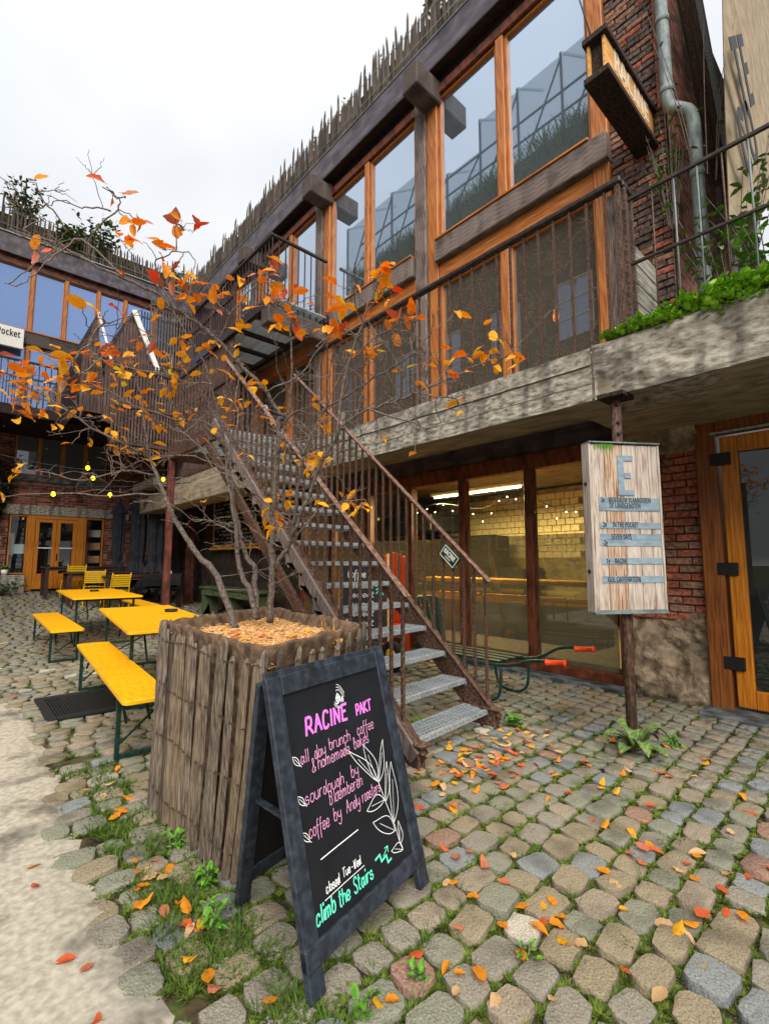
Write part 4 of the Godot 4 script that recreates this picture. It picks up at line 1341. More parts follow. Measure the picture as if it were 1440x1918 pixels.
# ---------------------------------------------------------------- stair
func stair() -> void:
	var t := thing("outdoor_staircase", "steep brown steel stair with galvanised grating treads and flat handrails", "staircase", Vector3(3.23, 0, -4.6))
	var q := Basis(Vector3.UP, 0.1)
	var run := Vector3(0, 0.865, -1.0).normalized()
	# treads
	var keep := O
	O = Vector3.ZERO
	var fr := S()
	box(fr, Vector3(0, -0.02, 0.135), Vector3(1.1, 0.045, 0.012), 0.003)      # nosing plate
	box(fr, Vector3(0, -0.004, 0.122), Vector3(1.1, 0.008, 0.03))
	box(fr, Vector3(0, -0.02, -0.135), Vector3(1.1, 0.04, 0.006))
	box(fr, Vector3(-0.551, -0.03, 0), Vector3(0.006, 0.06, 0.28))
	box(fr, Vector3(0.551, -0.03, 0), Vector3(0.006, 0.06, 0.28))
	fr.generate_normals()
	var frame := fr.commit()
	var gr := S()
	for k in 25:
		box(gr, Vector3(-0.532 + k * 0.0443, -0.012, -0.013), Vector3(0.005, 0.02, 0.24))
	for k in 6:
		box(gr, Vector3(0, -0.011, -0.122 + k * 0.044), Vector3(1.08, 0.016, 0.005))
	gr.generate_normals()
	var grid := gr.commit()
	O = keep
	for i in 15:
		var o := part("tread", frame, m.galv, t)
		o.transform = Transform3D(q, Vector3(3.23, 0.15 + 0.225 * i, -2.72 - 0.13 - 0.26 * i) - O)
		part("grating", grid, m.galv, o)
	# stringers: plate with flange on the right, sawtooth on the left
	for s in [0, 1]:
		var x: float = [2.665, 3.8][s]
		var z0: float = [-2.6, -2.74][s]
		var a := Vector3(x, 0.16, z0)
		var b := a + run * 5.15
		var dn := Vector3(0, -1.0, -0.865).normalized()
		var st := S()
		bar(st, a + dn * 0.11 - run * 0.12, b + dn * 0.11, 0.016, 0.24, 0.0, Vector3.RIGHT)
		bar(st, a - dn * 0.012 - run * 0.1, b - dn * 0.012, 0.075, 0.014, 0.003, Vector3.RIGHT)
		bb(st, Vector3(x - 0.04, -0.02, z0 - 0.22), Vector3(x + 0.04, 0.16, z0 + 0.05), 0.006)
		bb(st, Vector3(x - 0.06, 0.155, z0 - 0.08), Vector3(x + 0.06, 0.17, z0 + 0.1), 0.003)
		part("stringer", st, m.brown_steel, t)
		if s == 0:
			st = S()
			for i in 15:
				var c := Vector3(x - 0.05, 0.14 + 0.225 * i, -2.6 - 0.26 * i)
				for e in [-0.018, 0.018]:
					poly(st, [c + Vector3(e, -0.1, -0.02), c + Vector3(e, 0.0, 0.0), c + Vector3(e, 0.0, -0.26), c + Vector3(e, 0.125, -0.26)], Vector3(e, 0, 0))
				bar(st, c + Vector3(0, -0.06, 0.03), c + Vector3(0, 0.165, -0.23), 0.034, 0.1, 0.0, Vector3.RIGHT)
				bb(st, c + Vector3(-0.017, -0.02, -0.26), c + Vector3(0.017, 0.12, -0.2))
			part("sawtooth_board", st, m.timber_post, t)
			st = S()
			bar(st, a + dn * 0.4 - run * 0.05 + Vector3(-0.02, 0, 0), b + dn * 0.4 + Vector3(-0.02, 0, 0), 0.05, 0.12, 0.004, Vector3.RIGHT)
			part("under_channel", st, m.brown_steel, t)
		# handrail and balusters
		var h0: Vector3 = [Vector3(2.65, 1.23, -2.67), Vector3(3.81, 1.31, -2.74)][s]
		st = S()
		bar(st, h0, h0 + run * 4.75, 0.06, 0.014, 0.004, Vector3.RIGHT)
		bar(st, h0 - dn * -0.016, h0 + run * 4.75 - dn * -0.016, 0.012, 0.03, 0.0, Vector3.RIGHT)
		part("handrail", st, m.rail_top, t)
		for k in 27:
			var z := h0.z - 0.06 - k * 0.132
			var yb := 0.16 + (z0 - z) * 0.865
			if k == 0: yb = 0.16
			part("baluster", B(Vector3(h0.x - 0.012, yb, z - 0.012), Vector3(h0.x + 0.012, h0.y + (h0.z - z) * 0.865 - 0.01, z + 0.012)), m.brown_steel, t)
	# top platform to the balcony
	var st2 := S()
	for k in 34:
		bb(st2, Vector3(2.7, 3.40, -8.3 + k * 0.05), Vector3(4.3, 3.44, -8.295 + k * 0.05))
	for k in 12:
		bb(st2, Vector3(2.7 + k * 0.14, 3.405, -8.3), Vector3(2.705 + k * 0.14, 3.435, -6.6))
	part("platform_grating", st2, m.galv, t, "", "stuff")
	st2 = S()
	bb(st2, Vector3(2.62, 3.2, -8.35), Vector3(2.7, 3.44, -6.55), 0.01)
	bb(st2, Vector3(2.7, 3.2, -8.35), Vector3(4.3, 3.44, -8.31), 0.01)
	part("platform_beam", st2, m.brown_steel, t)
	st2 = S()
	bb(st2, Vector3(2.63, 4.5, -8.35), Vector3(2.68, 4.55, -6.7), 0.01)
	bb(st2, Vector3(2.68, 4.5, -8.35), Vector3(4.3, 4.55, -8.31), 0.01)
	part("platform_rail", st2, m.rail_dark, t)
	for k in 12:
		part("baluster", B(Vector3(2.64, 3.44, -8.3 + k * 0.14), Vector3(2.665, 4.5, -8.275 + k * 0.14)), m.brown_steel, t)
	for k in 11:
		part("baluster", B(Vector3(2.75 + k * 0.14, 3.44, -8.345), Vector3(2.775 + k * 0.14, 4.5, -8.32)), m.brown_steel, t)
	part("column", B(Vector3(2.62, 0.0, -8.35), Vector3(2.72, 3.2, -8.25), 0.01), m.red_post, t)
	# small green sign on the right handrail
	var p := Vector3(3.785, 1.555, -3.215)
	var sg := thing("green_sign", "small dark green sign with white border and lettering on the stair handrail", "sign", p)
	var sq := Basis(Vector3(0, 0.865, -1).normalized() * -1.0, Vector3(0, 1, 0.865).normalized(), Vector3.LEFT)
	var st := S()
	box(st, p, Vector3(0.26, 0.15, 0.008), 0.002, sq)
	part("plate", st, m.sign_green, sg)
	st = S()
	for e in [[0, 0.06, 0.226, 0.006], [0, -0.06, 0.226, 0.006], [0.11, 0, 0.006, 0.126], [-0.11, 0, 0.006, 0.126], [0.0, -0.032, 0.08, 0.006]]:
		box(st, p + sq * Vector3(e[0], e[1], 0.005), Vector3(e[2], e[3], 0.002), 0.0, sq)
	part("border", st, m.white_paint, sg)
	lettering("RACINE", "letters", p + sq * Vector3(-0.092, -0.026, 0.005), 0.066, sq, m.white_paint, sg, "Droid Sans:700", 0.72, 0.002)
	O = Vector3.ZERO

# ---------------------------------------------------------------- post with the wooden directory board
func directory() -> void:
	var t := thing("directory_post", "rust brown tube post carrying the directory board up to the concrete slab", "post", Vector3(4.24, 0, -1.7))
	var st := S(true)
	tube(st, [Vector3(4.25, -0.04, -1.69), Vector3(4.25, 1.4, -1.69), Vector3(4.25, 2.95, -1.69)], 0.042, 14)
	part("tube", st, m.pole_paint, t)
	part("top_plate", B(Vector3(4.13, 2.915, -1.8), Vector3(4.37, 2.955, -1.58), 0.004), m.rust_dark, t)
	for y in [2.86, 2.7, 2.6]:
		st = S(true)
		lathe(st, Vector3(4.21, y, -1.66), [Vector2(0.016, -0.01), Vector2(0.016, 0.01), Vector2(0.001, 0.014)], 8)
		part("bolt", st, m.black_metal, t)
	var q := Basis(Vector3(0.829, 0, 0.559), Vector3.UP, Vector3(-0.559, 0, 0.829))
	var c := Vector3(4.175, 1.79, -1.62)
	t = thing("directory_board", "weathered plank board with a steel letter E and blue-grey name plates on the post", "sign board", c + Vector3(0, -0.7, 0))
	var at := func(x: float, y: float, z: float) -> Vector3: return c + q * Vector3(x, y, z)
	var wx := [-0.303, -0.185, -0.02, 0.11, 0.222, 0.303]
	for i in 5:
		st = S()
		box(st, at.call((wx[i] + wx[i + 1]) * 0.5, 0, 0.0), Vector3(wx[i + 1] - wx[i] - 0.004, 1.38, 0.022), 0.003, q)
		part("plank", st, m[["plank_a", "plank_rust", "plank_b", "plank_a", "plank_b"][i]], t)
	st = S()
	box(st, at.call(-0.314, 0, -0.04), Vector3(0.02, 1.4, 0.11), 0.003, q)
	box(st, at.call(0.314, 0, -0.04), Vector3(0.02, 1.4, 0.11), 0.003, q)
	part("side_board", st, m.plank_b, t)
	st = S()
	box(st, at.call(0, 0.707, -0.035), Vector3(0.65, 0.012, 0.13), 0.002, q)
	box(st, at.call(0, -0.707, -0.035), Vector3(0.65, 0.012, 0.13), 0.002, q)
	box(st, at.call(0, -0.69, 0.014), Vector3(0.63, 0.02, 0.005), 0.0, q)
	part("metal_edge", st, m.zinc, t)
	for y in [0.36, -0.37]:
		st = S(true)
		lathe(st, at.call(-0.325, y, -0.04), [Vector2(0.018, 0), Vector2(0.016, 0.008), Vector2(0.001, 0.01)], 8, Basis(Vector3.BACK, PI / 2) )
		part("bolt", st, m.black_metal, t)
	# the letter E, welded from flat bar
	st = S()
	box(st, at.call(-0.042, 0.43, 0.016), Vector3(0.055, 0.34, 0.008), 0.001, q)
	box(st, at.call(0.028, 0.577, 0.0155), Vector3(0.085, 0.045, 0.008), 0.001, q)
	box(st, at.call(0.018, 0.43, 0.0155), Vector3(0.06, 0.045, 0.008), 0.001, q)
	box(st, at.call(0.028, 0.283, 0.0155), Vector3(0.085, 0.045, 0.008), 0.001, q)
	part("letter_e", st, m.plate, t)
	var rows := [[0.185, 0.112, [["3e", -0.235, 0.205], ["BIOFORUM VLAANDEREN", -0.165, 0.205], ["DE LANDGENOTEN", -0.16, 0.158]]], [0.008, 0.052, [["2e", -0.225, 0.0], ["IN THE POCKET", -0.14, 0.0]]], [-0.085, 0.05, [["SEVEN DAYS", -0.155, -0.1]]], [-0.137, 0.05, [["-2e", -0.235, -0.152]]], [-0.285, 0.052, [["1e", -0.21, -0.3], ["RACINE", -0.135, -0.3]]], [-0.435, 0.056, [["GLV. CAFFÉNATION", -0.205, -0.45]]]]
	for r in rows:
		st = S()
		box(st, at.call(0.022 + 0.006 * (0.185 - r[0]), r[0], 0.0135), Vector3(0.548, r[1], 0.005), 0.001, q)
		var pl := part("name_plate", st, m.plate, t)
		for w in r[2]:
			lettering(w[0], "letters", at.call(w[1], w[2] - 0.021, 0.0165), 0.06, q, m.ink, pl, "Droid Sans:700", 0.53, 0.0015)
	rng.seed = 9
	st = S()
	for i in 60:
		var x := rng.randf_range(-0.27, -0.1)
		var l := rng.randf_range(0.02, 0.11)
		tri(st, at.call(x, 0.7, 0.014), at.call(x + 0.006, 0.7, 0.014), at.call(x + rng.randf_range(-0.01, 0.01), 0.7 - l, 0.016), q.z)
	part("moss_tuft", st, m.herb, t)
	O = Vector3.ZERO

# ---------------------------------------------------------------- chalkboard
func chalkboard() -> void:
	var t := thing("chalkboard", "dark blue-grey A-frame chalkboard with pink, white and mint handwriting", "chalkboard", Vector3(1.3, 0, -1.75))
	var o := Vector3(1.015, 0, -1.49)
	var e := Vector3(0.9753, 0, -0.2208)
	var up := (Vector3(0, 1, 0) + Vector3(-0.2208, 0, -0.9753) * 0.26).normalized()
	var n := e.cross(up).normalized()
	var q := Basis(e, up, n)
	var at := func(u: float, v: float, d: float) -> Vector3: return o + e * u + up * v + n * d
	var put := func(st: SurfaceTool, u0: float, u1: float, v0: float, v1: float, d0: float, d1: float, bev: float):
		box(st, at.call((u0 + u1) * 0.5, (v0 + v1) * 0.5, (d0 + d1) * 0.5), Vector3(u1 - u0, v1 - v0, d1 - d0), bev, q)
	var st := S()
	put.call(st, 0.0, 0.075, 0.0, 1.075, -0.03, 0.0, 0.004)
	part("stile", st, m.board_frame, t)
	st = S()
	put.call(st, 0.715, 0.79, 0.0, 1.075, -0.03, 0.0, 0.004)
	part("stile", st, m.board_frame, t)
	st = S()
	put.call(st, 0.076, 0.714, 0.998, 1.075, -0.029, 0.001, 0.004)
	part("rail", st, m.board_frame, t)
	st = S()
	put.call(st, 0.0, 0.79, 0.088, 0.158, -0.029, 0.004, 0.004)
	part("rail", st, m.board_frame, t)
	st = S()
	put.call(st, 0.07, 0.72, 0.15, 1.0, -0.022, -0.012, 0.0)
	var pan := part("panel", st, m.board_black, t)
	# rear leaf, hinged at the top
	var ob := Vector3(1.035, 0, -2.1)
	var topb := at.call(0.0, 1.06, -0.04) as Vector3
	var upb := (topb - ob).normalized()
	var qb := Basis(e, upb, e.cross(upb).normalized())
	var putb := func(s: SurfaceTool, u0: float, u1: float, v0: float, v1: float, d0: float, d1: float):
		box(s, ob + qb * Vector3((u0 + u1) * 0.5, (v0 + v1) * 0.5, (d0 + d1) * 0.5), Vector3(u1 - u0, v1 - v0, d1 - d0), 0.003, qb)
	st = S()
	putb.call(st, 0.0, 0.07, 0.0, 1.06, -0.028, 0.0)
	part("rear_stile", st, m.board_frame, t)
	st = S()
	putb.call(st, 0.71, 0.78, 0.0, 1.06, -0.028, 0.0)
	part("rear_stile", st, m.board_frame, t)
	st = S()
	putb.call(st, 0.071, 0.709, 0.98, 1.055, -0.027, -0.001)
	putb.call(st, 0.071, 0.709, 0.1, 0.17, -0.027, -0.001)
	part("rear_rail", st, m.board_frame, t)
	st = S()
	putb.call(st, 0.07, 0.71, 0.16, 0.99, -0.022, -0.012)
	part("rear_panel", st, m.board_back, t)
	st = S()
	bar(st, at.call(0.05, 0.55, -0.03), ob + qb * Vector3(0.05, 0.52, 0.0), 0.03, 0.012, 0.002)
	part("stay", st, m.board_frame, t)
	st = S()
	bar(st, at.call(0.0, 1.078, -0.015), at.call(0.79, 1.078, -0.015), 0.04, 0.012, 0.003, up)
	part("top_edge", st, m.board_frame, t)
	# handwriting, a chalk-pen line on the panel
	rng.seed = 77
	var pt := func(u: float, v: float) -> Vector3: return at.call(u, v, -0.0108)
	st = S()
	handwrite(st, "RACINE", pt, 0.176, 0.448, 0.82, 0.036, 0.0115, n)
	handwrite(st, "PAKT", pt, 0.505, 0.625, 0.817, 0.026, 0.009, n)
	part("heading", st, m.chalk_pink, pan)
	st = S()
	for w in [["all", 0.124, 0.172, 0.725], ["day", 0.202, 0.272, 0.722], ["brunch", 0.293, 0.438, 0.729], [",", 0.452, 0.472, 0.726], ["coffee", 0.486, 0.614, 0.735], ["&", 0.176, 0.203, 0.68], ["homemade", 0.212, 0.42, 0.681], ["bakes", 0.448, 0.56, 0.687], ["sourdough", 0.116, 0.352, 0.582], ["by", 0.398, 0.452, 0.585], ["Bloemberen", 0.244, 0.464, 0.535], ["coffee", 0.11, 0.228, 0.467], ["by", 0.254, 0.302, 0.47], ["Andy", 0.332, 0.426, 0.469], ["roasters", 0.44, 0.578, 0.47]]:
		handwrite(st, w[0], pt, w[1], w[2], w[3], 0.027, 0.0026, n)
	part("menu_lines", st, m.chalk_rose, pan)
	st = S()
	handwrite(st, "closed", pt, 0.152, 0.232, 0.262, 0.019, 0.0036, n)
	handwrite(st, "Tue", pt, 0.252, 0.3, 0.27, 0.017, 0.0036, n)
	handwrite(st, "-", pt, 0.304, 0.318, 0.268, 0.017, 0.0036, n)
	handwrite(st, "Wed", pt, 0.32, 0.366, 0.268, 0.017, 0.0036, n)
	stroke(st, [pt.call(0.139, 0.246), pt.call(0.26, 0.251), pt.call(0.38, 0.254)], 0.003, n)
	stroke(st, [pt.call(0.149, 0.379), pt.call(0.26, 0.384), pt.call(0.38, 0.388)], 0.004, n)
	part("opening_days", st, m.chalk_white, pan)
	st = S()
	handwrite(st, "climb", pt, 0.082, 0.192, 0.192, 0.031, 0.0068, n)
	handwrite(st, "the", pt, 0.208, 0.278, 0.189, 0.029, 0.0062, n)
	handwrite(st, "Stairs", pt, 0.3, 0.43, 0.19, 0.029, 0.006, n)
	stroke(st, [pt.call(0.455, 0.24), pt.call(0.488, 0.246), pt.call(0.492, 0.218), pt.call(0.53, 0.226), pt.call(0.533, 0.196), pt.call(0.56, 0.2)], 0.0085, n)
	stroke(st, [pt.call(0.51, 0.23), pt.call(0.548, 0.252)], 0.004, n)
	stroke(st, [pt.call(0.526, 0.254), pt.call(0.55, 0.254), pt.call(0.546, 0.232)], 0.004, n)
	part("stair_arrow_line", st, m.chalk_mint, pan)
	# small leaves as bullets, the long drawn sprig, and the drop-shaped emblem
	st = S()
	for b in [[0.078, 0.741], [0.074, 0.6], [0.07, 0.476]]:
		var tip := Vector2(b[0] + 0.038, b[1] - 0.018)
		var end := Vector2(b[0] + 0.006, b[1] + 0.024)
		var sd: Vector2 = (end - tip).orthogonal().normalized()
		for s in [-1.0, 1.0]:
			var line := []
			for k in 9:
				var c: Vector2 = tip.lerp(end, k / 8.0) + sd * sin(PI * k / 8.0) * 0.011 * s
				line.append(pt.call(c.x, c.y))
			stroke(st, line, 0.0026, n)
		stroke(st, [pt.call(tip.x + 0.008, tip.y - 0.006), pt.call(lerpf(tip.x, end.x, 0.75), lerpf(tip.y, end.y, 0.75))], 0.0022, n)
	part("leaf_bullets", st, m.chalk_white, pan)
	st = S()
	var stem := [[0.652, 0.194], [0.638, 0.243], [0.623, 0.321], [0.593, 0.417], [0.582, 0.461], [0.568, 0.511]]
	var sp := []
	for s in stem: sp.append(pt.call(s[0], s[1]))
	stroke(st, curve(sp, 5), 0.0032, n)
	for lf in [[0.568, 0.511, 0.413, 0.696, 0.02], [0.563, 0.513, 0.519, 0.69, 0.028], [0.571, 0.507, 0.665, 0.664, 0.018], [0.593, 0.417, 0.664, 0.567, 0.016], [0.628, 0.319, 0.695, 0.557, 0.03], [0.586, 0.428, 0.457, 0.438, 0.026], [0.621, 0.286, 0.487, 0.381, 0.034], [0.64, 0.22, 0.666, 0.31, 0.015], [0.653, 0.195, 0.573, 0.232, 0.018]]:
		var a := Vector2(lf[0], lf[1])
		var b := Vector2(lf[2], lf[3])
		var sd := (b - a).orthogonal().normalized()
		for s in [-1.0, 1.0]:
			var line := []
			for k in 9:
				var f := k / 8.0
				var w: float = sin(PI * pow(f, 0.8)) * lf[4] * s + sin(PI * f * 1.5) * 0.008
				var c := a.lerp(b, f) + sd * w
				line.append(pt.call(c.x, c.y))
			stroke(st, curve(line, 2), 0.0028, n)
		stroke(st, [pt.call(a.x, a.y), pt.call(lerpf(a.x, b.x, 0.7), lerpf(a.y, b.y, 0.7))], 0.0018, n)
	part("drawn_sprig", st, m.chalk_white, pan)
	st = S()
	var c0 := Vector2(0.402, 0.912)
	for r in [[0.03, -0.4, 1.9], [0.038, 0.1, 1.7], [0.046, 0.4, 1.6], [0.03, 3.3, 5.2], [0.037, 3.5, 5.0]]:
		var line := []
		for k in 9:
			var a := lerpf(r[1], r[2], k / 8.0)
			var tip := 1.0 + 0.4 * maxf(0.0, sin(a)) ** 3
			line.append(pt.call(c0.x + cos(a) * r[0], c0.y + sin(a) * r[0] * tip))
		stroke(st, line, 0.0022, n)
	for s in [[0.385, 0.932, 0.398, 0.95], [0.398, 0.95, 0.412, 0.932], [0.391, 0.934, 0.407, 0.934]]:
		stroke(st, [pt.call(s[0], s[1] - 0.012), pt.call(s[2], s[3] - 0.012)], 0.006, n)
	handwrite(st, "SPA", pt, 0.38, 0.434, 0.897, 0.012, 0.0055, n, 0.25)
	part("drop_emblem", st, m.chalk_white, pan)
	O = Vector3.ZERO

# ---------------------------------------------------------------- planter
func planter() -> void:
	var t := thing("pale_planter", "square planter wrapped in split chestnut pales and wire round a brown cloth liner", "planter", Vector3(1.55, 0, -2.9))
	var lo := [Vector3(1.10, 0, -2.25), Vector3(1.97, 0, -2.52), Vector3(2.0, 0, -3.62), Vector3(1.04, 0, -3.36)]
	var hi := [Vector3(1.09, 1.12, -2.05), Vector3(2.03, 1.12, -2.42), Vector3(2.16, 1.12, -3.9), Vector3(1.10, 1.12, -3.5)]
	var ring := func(y: float, inset: float, k: float) -> Vector3:      # a rounded square at height y, k = 0..4
		var i := int(floor(k)) % 4
		var f := k - floorf(k)
		var c := []
		for j in 4: c.append(lo[j].lerp(hi[j], y / 1.12))
		var mid: Vector3 = (c[0] + c[1] + c[2] + c[3]) * 0.25
		var p: Vector3 = c[i].lerp(c[(i + 1) % 4], f)
		var rnd := 1.0 - 0.055 * pow(absf(f * 2.0 - 1.0), 8.0)
		p = mid + (p - mid) * rnd
		p = mid + (p - mid) * (1.0 - inset / (p - mid).length())
		return Vector3(p.x, y, p.z)
	# cloth liner, folded over at the rim
	var st := S(true)
	var nz := noise(8, 2.0, 3)
	var N := 96
	var prof := [[0.02, 0.03], [0.5, 0.028], [1.05, 0.02], [1.095, 0.012], [1.105, 0.03], [1.08, 0.055], [0.98, 0.065], [0.86, 0.07]]
	for j in range(prof.size() - 1):
		for i in N:
			var c := []
			for s in [[0, 0], [0, 1], [1, 1], [1, 0]]:
				var k: float = 4.0 * ((i + s[1]) % N) / N
				var pr: Array = prof[j + s[0]]
				var b: Vector3 = ring.call(pr[0], pr[1], k)
				var wv := nz.get_noise_3dv(b * Vector3(5, 1.4, 5)) * 0.018
				if pr[0] > 1.04: b.y += nz.get_noise_2d(k * 2.0, 2.0) * 0.02
				b += Vector3(b.x - 1.55, 0, b.z + 2.9).normalized() * wv
				c.append(b)
			var out: Vector3 = (c[0] + c[2]) * 0.5 - Vector3(1.55, c[0].y, -2.9)
			if j > 3: out = -out
			tri(st, c[0], c[1], c[2], out)
			tri(st, c[0], c[2], c[3], out)
	part("liner", st, m.liner, t)
	# pales
	rng.seed = 33
	var k := 0.03
	while k < 4.0:
		var side := int(k)
		var w: float = rng.randf_range(0.034, 0.056)
		var step: float = (0.105 if side == 0 else 0.074) / (lo[(side + 1) % 4] - lo[side]).length()
		var topy := rng.randf_range(1.03, 1.12)
		var a: Vector3 = ring.call(0.0, -0.022, k)
		var b: Vector3 = ring.call(topy, -0.022, k + rng.randf_range(-0.02, 0.02))
		var out := Vector3(a.x - 1.55, 0, a.z + 2.9)
		out = Vector3(signf(out.x) if side % 2 else 0.0, 0, 0.0 if side % 2 else signf(out.z))
		var sd: Vector3 = (lo[(side + 1) % 4] - lo[side]).normalized()
		out = sd.cross(Vector3.UP) * -1.0
		if out.dot(a - Vector3(1.55, 0, -2.9)) < 0: out = -out
		var s2 := S()
		var pr2 := []
		var bow := rng.randf_range(-0.016, 0.016)
		for lv in [[0.0, 1.0], [0.25, 1.05], [0.5, 0.95], [0.75, 1.0], [0.94, 0.9], [0.98, 0.7], [1.0, 0.3]]:
			var c: Vector3 = a.lerp(b, lv[0]) + sd * (bow * sin(lv[0] * 3.1) + rng.randf_range(-0.003, 0.003))
			var ww: float = w * 0.5 * lv[1] * rng.randf_range(0.92, 1.08)
			var dd: float = 0.021 * lv[1] + 0.002
			pr2.append([c - sd * ww, c - sd * ww * 0.45 + out * dd, c + sd * ww * 0.5 + out * dd * 0.9, c + sd * ww, c - out * 0.008])
		for i in range(pr2.size() - 1):
			for j in 5:
				var jn := (j + 1) % 5
				var mid: Vector3 = (pr2[i][0] + pr2[i][3]) * 0.5
				poly(s2, [pr2[i][j], pr2[i][jn], pr2[i + 1][jn], pr2[i + 1][j]], (pr2[i][j] + pr2[i][jn]) * 0.5 - mid + out * 0.001)
		poly(s2, pr2[-1], Vector3.UP)
		part("pale", s2, m[["pale_near_a", "pale_near_b", "pale_near_c", "pale_near_a"][rng.randi() % 4]], t)
		k += step * rng.randf_range(0.85, 1.2)
		if int(k) != side: k = int(k) + 0.03
	# twisted wire
	for y in [0.13, 0.45, 0.73, 1.01]:
		for ph in [0.0, PI]:
			var pts := []
			for i in 161:
				var kk := 4.0 * i / 160.0
				pts.append(ring.call(y + 0.006 * sin(i * 1.9 + ph) + 0.012 * sin(i * 0.31 + y * 9.0), -0.042 - 0.006 * cos(i * 1.9 + ph), fmod(kk, 3.9999)))
			var s3 := S(true)
			tube(s3, pts, 0.002, 5)
			part("wire", s3, m.wire, t)
	# wood chips and straw
	st = S(true)
	var g := []
	for i in 13:
		var row := []
		for j in 13:
			var a: Vector3 = hi[0].lerp(hi[1], i / 12.0)
			var b: Vector3 = hi[3].lerp(hi[2], i / 12.0)
			var p := a.lerp(b, lerpf(0.03, 0.97, j / 12.0))
			p.x = lerpf(1.56, p.x, 0.94)
			row.append(Vector3(p.x, 1.0 + 0.03 * nz.get_noise_2d(p.x * 3, p.z * 3), p.z))
		g.append(row)
	for i in 12:
		for j in 12:
			tri(st, g[i][j], g[i + 1][j], g[i + 1][j + 1], Vector3.UP)
			tri(st, g[i][j], g[i + 1][j + 1], g[i][j + 1], Vector3.UP)
	part("mulch", st, m.straw, t)
	var chips := [[], []]
	for i in 2600:
		var a := rng.randf()
		var b := rng.randf()
		var p: Vector3 = (hi[0].lerp(hi[1], a)).lerp(hi[3].lerp(hi[2], a), b)
		p.x = lerpf(1.56, p.x, 0.92)
		p.z = lerpf(-2.95, p.z, 0.92)
		p.y = 1.005 + rng.randf_range(0.0, 0.022)
		var s: float = rng.randf_range(0.6, 1.5)
		var q := Basis(Vector3.UP, rng.randf() * TAU) * Basis(Vector3.RIGHT, rng.randf_range(-0.35, 0.35)) * Basis(Vector3.BACK, rng.randf_range(-0.4, 0.4))
		chips[0 if rng.randf() < 0.6 else 1].append(Transform3D(q.scaled(Vector3(s, s, s)), p - O))
	var keep := O
	O = Vector3.ZERO
	var c1 := S()
	box(c1, Vector3.ZERO, Vector3(0.075, 0.003, 0.003))
	c1.generate_normals()
	var c2 := S()
	box(c2, Vector3.ZERO, Vector3(0.032, 0.004, 0.013))
	c2.generate_normals()
	scatter("straw", c1.commit(), m.straw, chips[0], t)
	scatter("wood_chips", c2.commit(), m.leaf_tan, chips[1], t)
	scatter("stubble", tuft_mesh(5, 10, 0.14, 0.0016, 0.1), m.straw, [Transform3D(Basis(), Vector3(1.86, 1.0, -2.55) - keep), Transform3D(Basis(Vector3.UP, 1.0), Vector3(1.92, 1.0, -2.7) - keep), Transform3D(Basis(Vector3.UP, 2.0), Vector3(1.5, 1.0, -2.5) - keep)], t)
	O = Vector3.ZERO

# ---------------------------------------------------------------- shrub in the planter
var tree: Node3D
var nodes := []          # points along the limbs, where twigs may start
var leaf_mesh := []
var leaf_count := 0
var rest_leaves := []
var twig_st: SurfaceTool

func make_leaves() -> void:
	O = Vector3.ZERO
	for v in 5:
		var fold: float = [0.22, 0.35, 0.1, 0.5, 0.28][v]
		var droop: float = [0.1, 0.25, -0.12, 0.35, 0.5][v]
		var wide: float = [0.30, 0.27, 0.33, 0.25, 0.29][v]
		var st := S(true)
		var rows := []
		for i in 8:
			var f: float = i / 7.0
			var w := wide * pow(sin(PI * pow(f, 0.82)), 0.75) if i > 0 and i < 7 else 0.0
			w *= 1.0 + 0.06 * sin(i * 5.0 + v)
			var y := f
			var z := -droop * f * f + 0.03 * sin(i * 2.3 + v)
			rows.append([Vector3(-w, y, z + w * fold + 0.02 * sin(i * 3.7)), Vector3(-w * 0.5, y + 0.01, z + w * fold * 0.35), Vector3(0, y, z), Vector3(w * 0.5, y + 0.01, z + w * fold * 0.35), Vector3(w, y, z + w * fold + 0.02 * cos(i * 2.9))])
		for i in 7:
			for j in 4:
				tri(st, rows[i][j], rows[i][j + 1], rows[i + 1][j + 1], Vector3.BACK)
				tri(st, rows[i][j], rows[i + 1][j + 1], rows[i + 1][j], Vector3.BACK)
		tube(st, [Vector3(0, -0.16, 0.03), Vector3(0, 0.0, 0.0), Vector3(0, 0.6, -droop * 0.36 - 0.006)], [0.012, 0.012, 0.004], 4, false)
		st.generate_normals()
		leaf_mesh.append(st.commit())

func limb(kind: String, r0: float, r1: float, s: String) -> void:
	var p := curve(P(s), 3)
	for i in p.size():
		var f: float = float(i) / p.size()
		p[i] += Vector3(rng.randf_range(-1, 1), rng.randf_range(-1, 1), rng.randf_range(-1, 1)) * 0.008 * (1.0 if i else 0.0)
	var rr := []
	for i in p.size():
		rr.append(lerpf(r0, r1, float(i) / (p.size() - 1)) * (1.0 + (0.12 if i % 4 == 0 else 0.0)))
		if p[i].y > 1.25: nodes.append([p[i], rr[i]])
	var st := S(true)
	tube(st, p, rr, 9 if kind == "stem" else 6)
	part(kind, st, m.bark if r0 > 0.0085 else m.twig, tree)

func twig(a: Vector3, b: Vector3, r: float) -> Vector3:
	var d := b - a
	var side := d.cross(Vector3.UP).normalized() * rng.randf_range(-0.16, 0.16) * d.length() + Vector3.UP * rng.randf_range(-0.05, 0.14) * d.length()
	var p := curve([a, a + d * 0.33 + side, a + d * 0.7 + side * 0.6, b], 3)
	for i in range(1, p.size() - 1):
		p[i] += Vector3(rng.randf_range(-1, 1), rng.randf_range(-1, 1), rng.randf_range(-1, 1)) * 0.007
	var rr := []
	for i in p.size(): rr.append(lerpf(r, r * 0.45, float(i) / p.size()))
	tube(twig_st, p, rr, 4, false)
	return p[6]

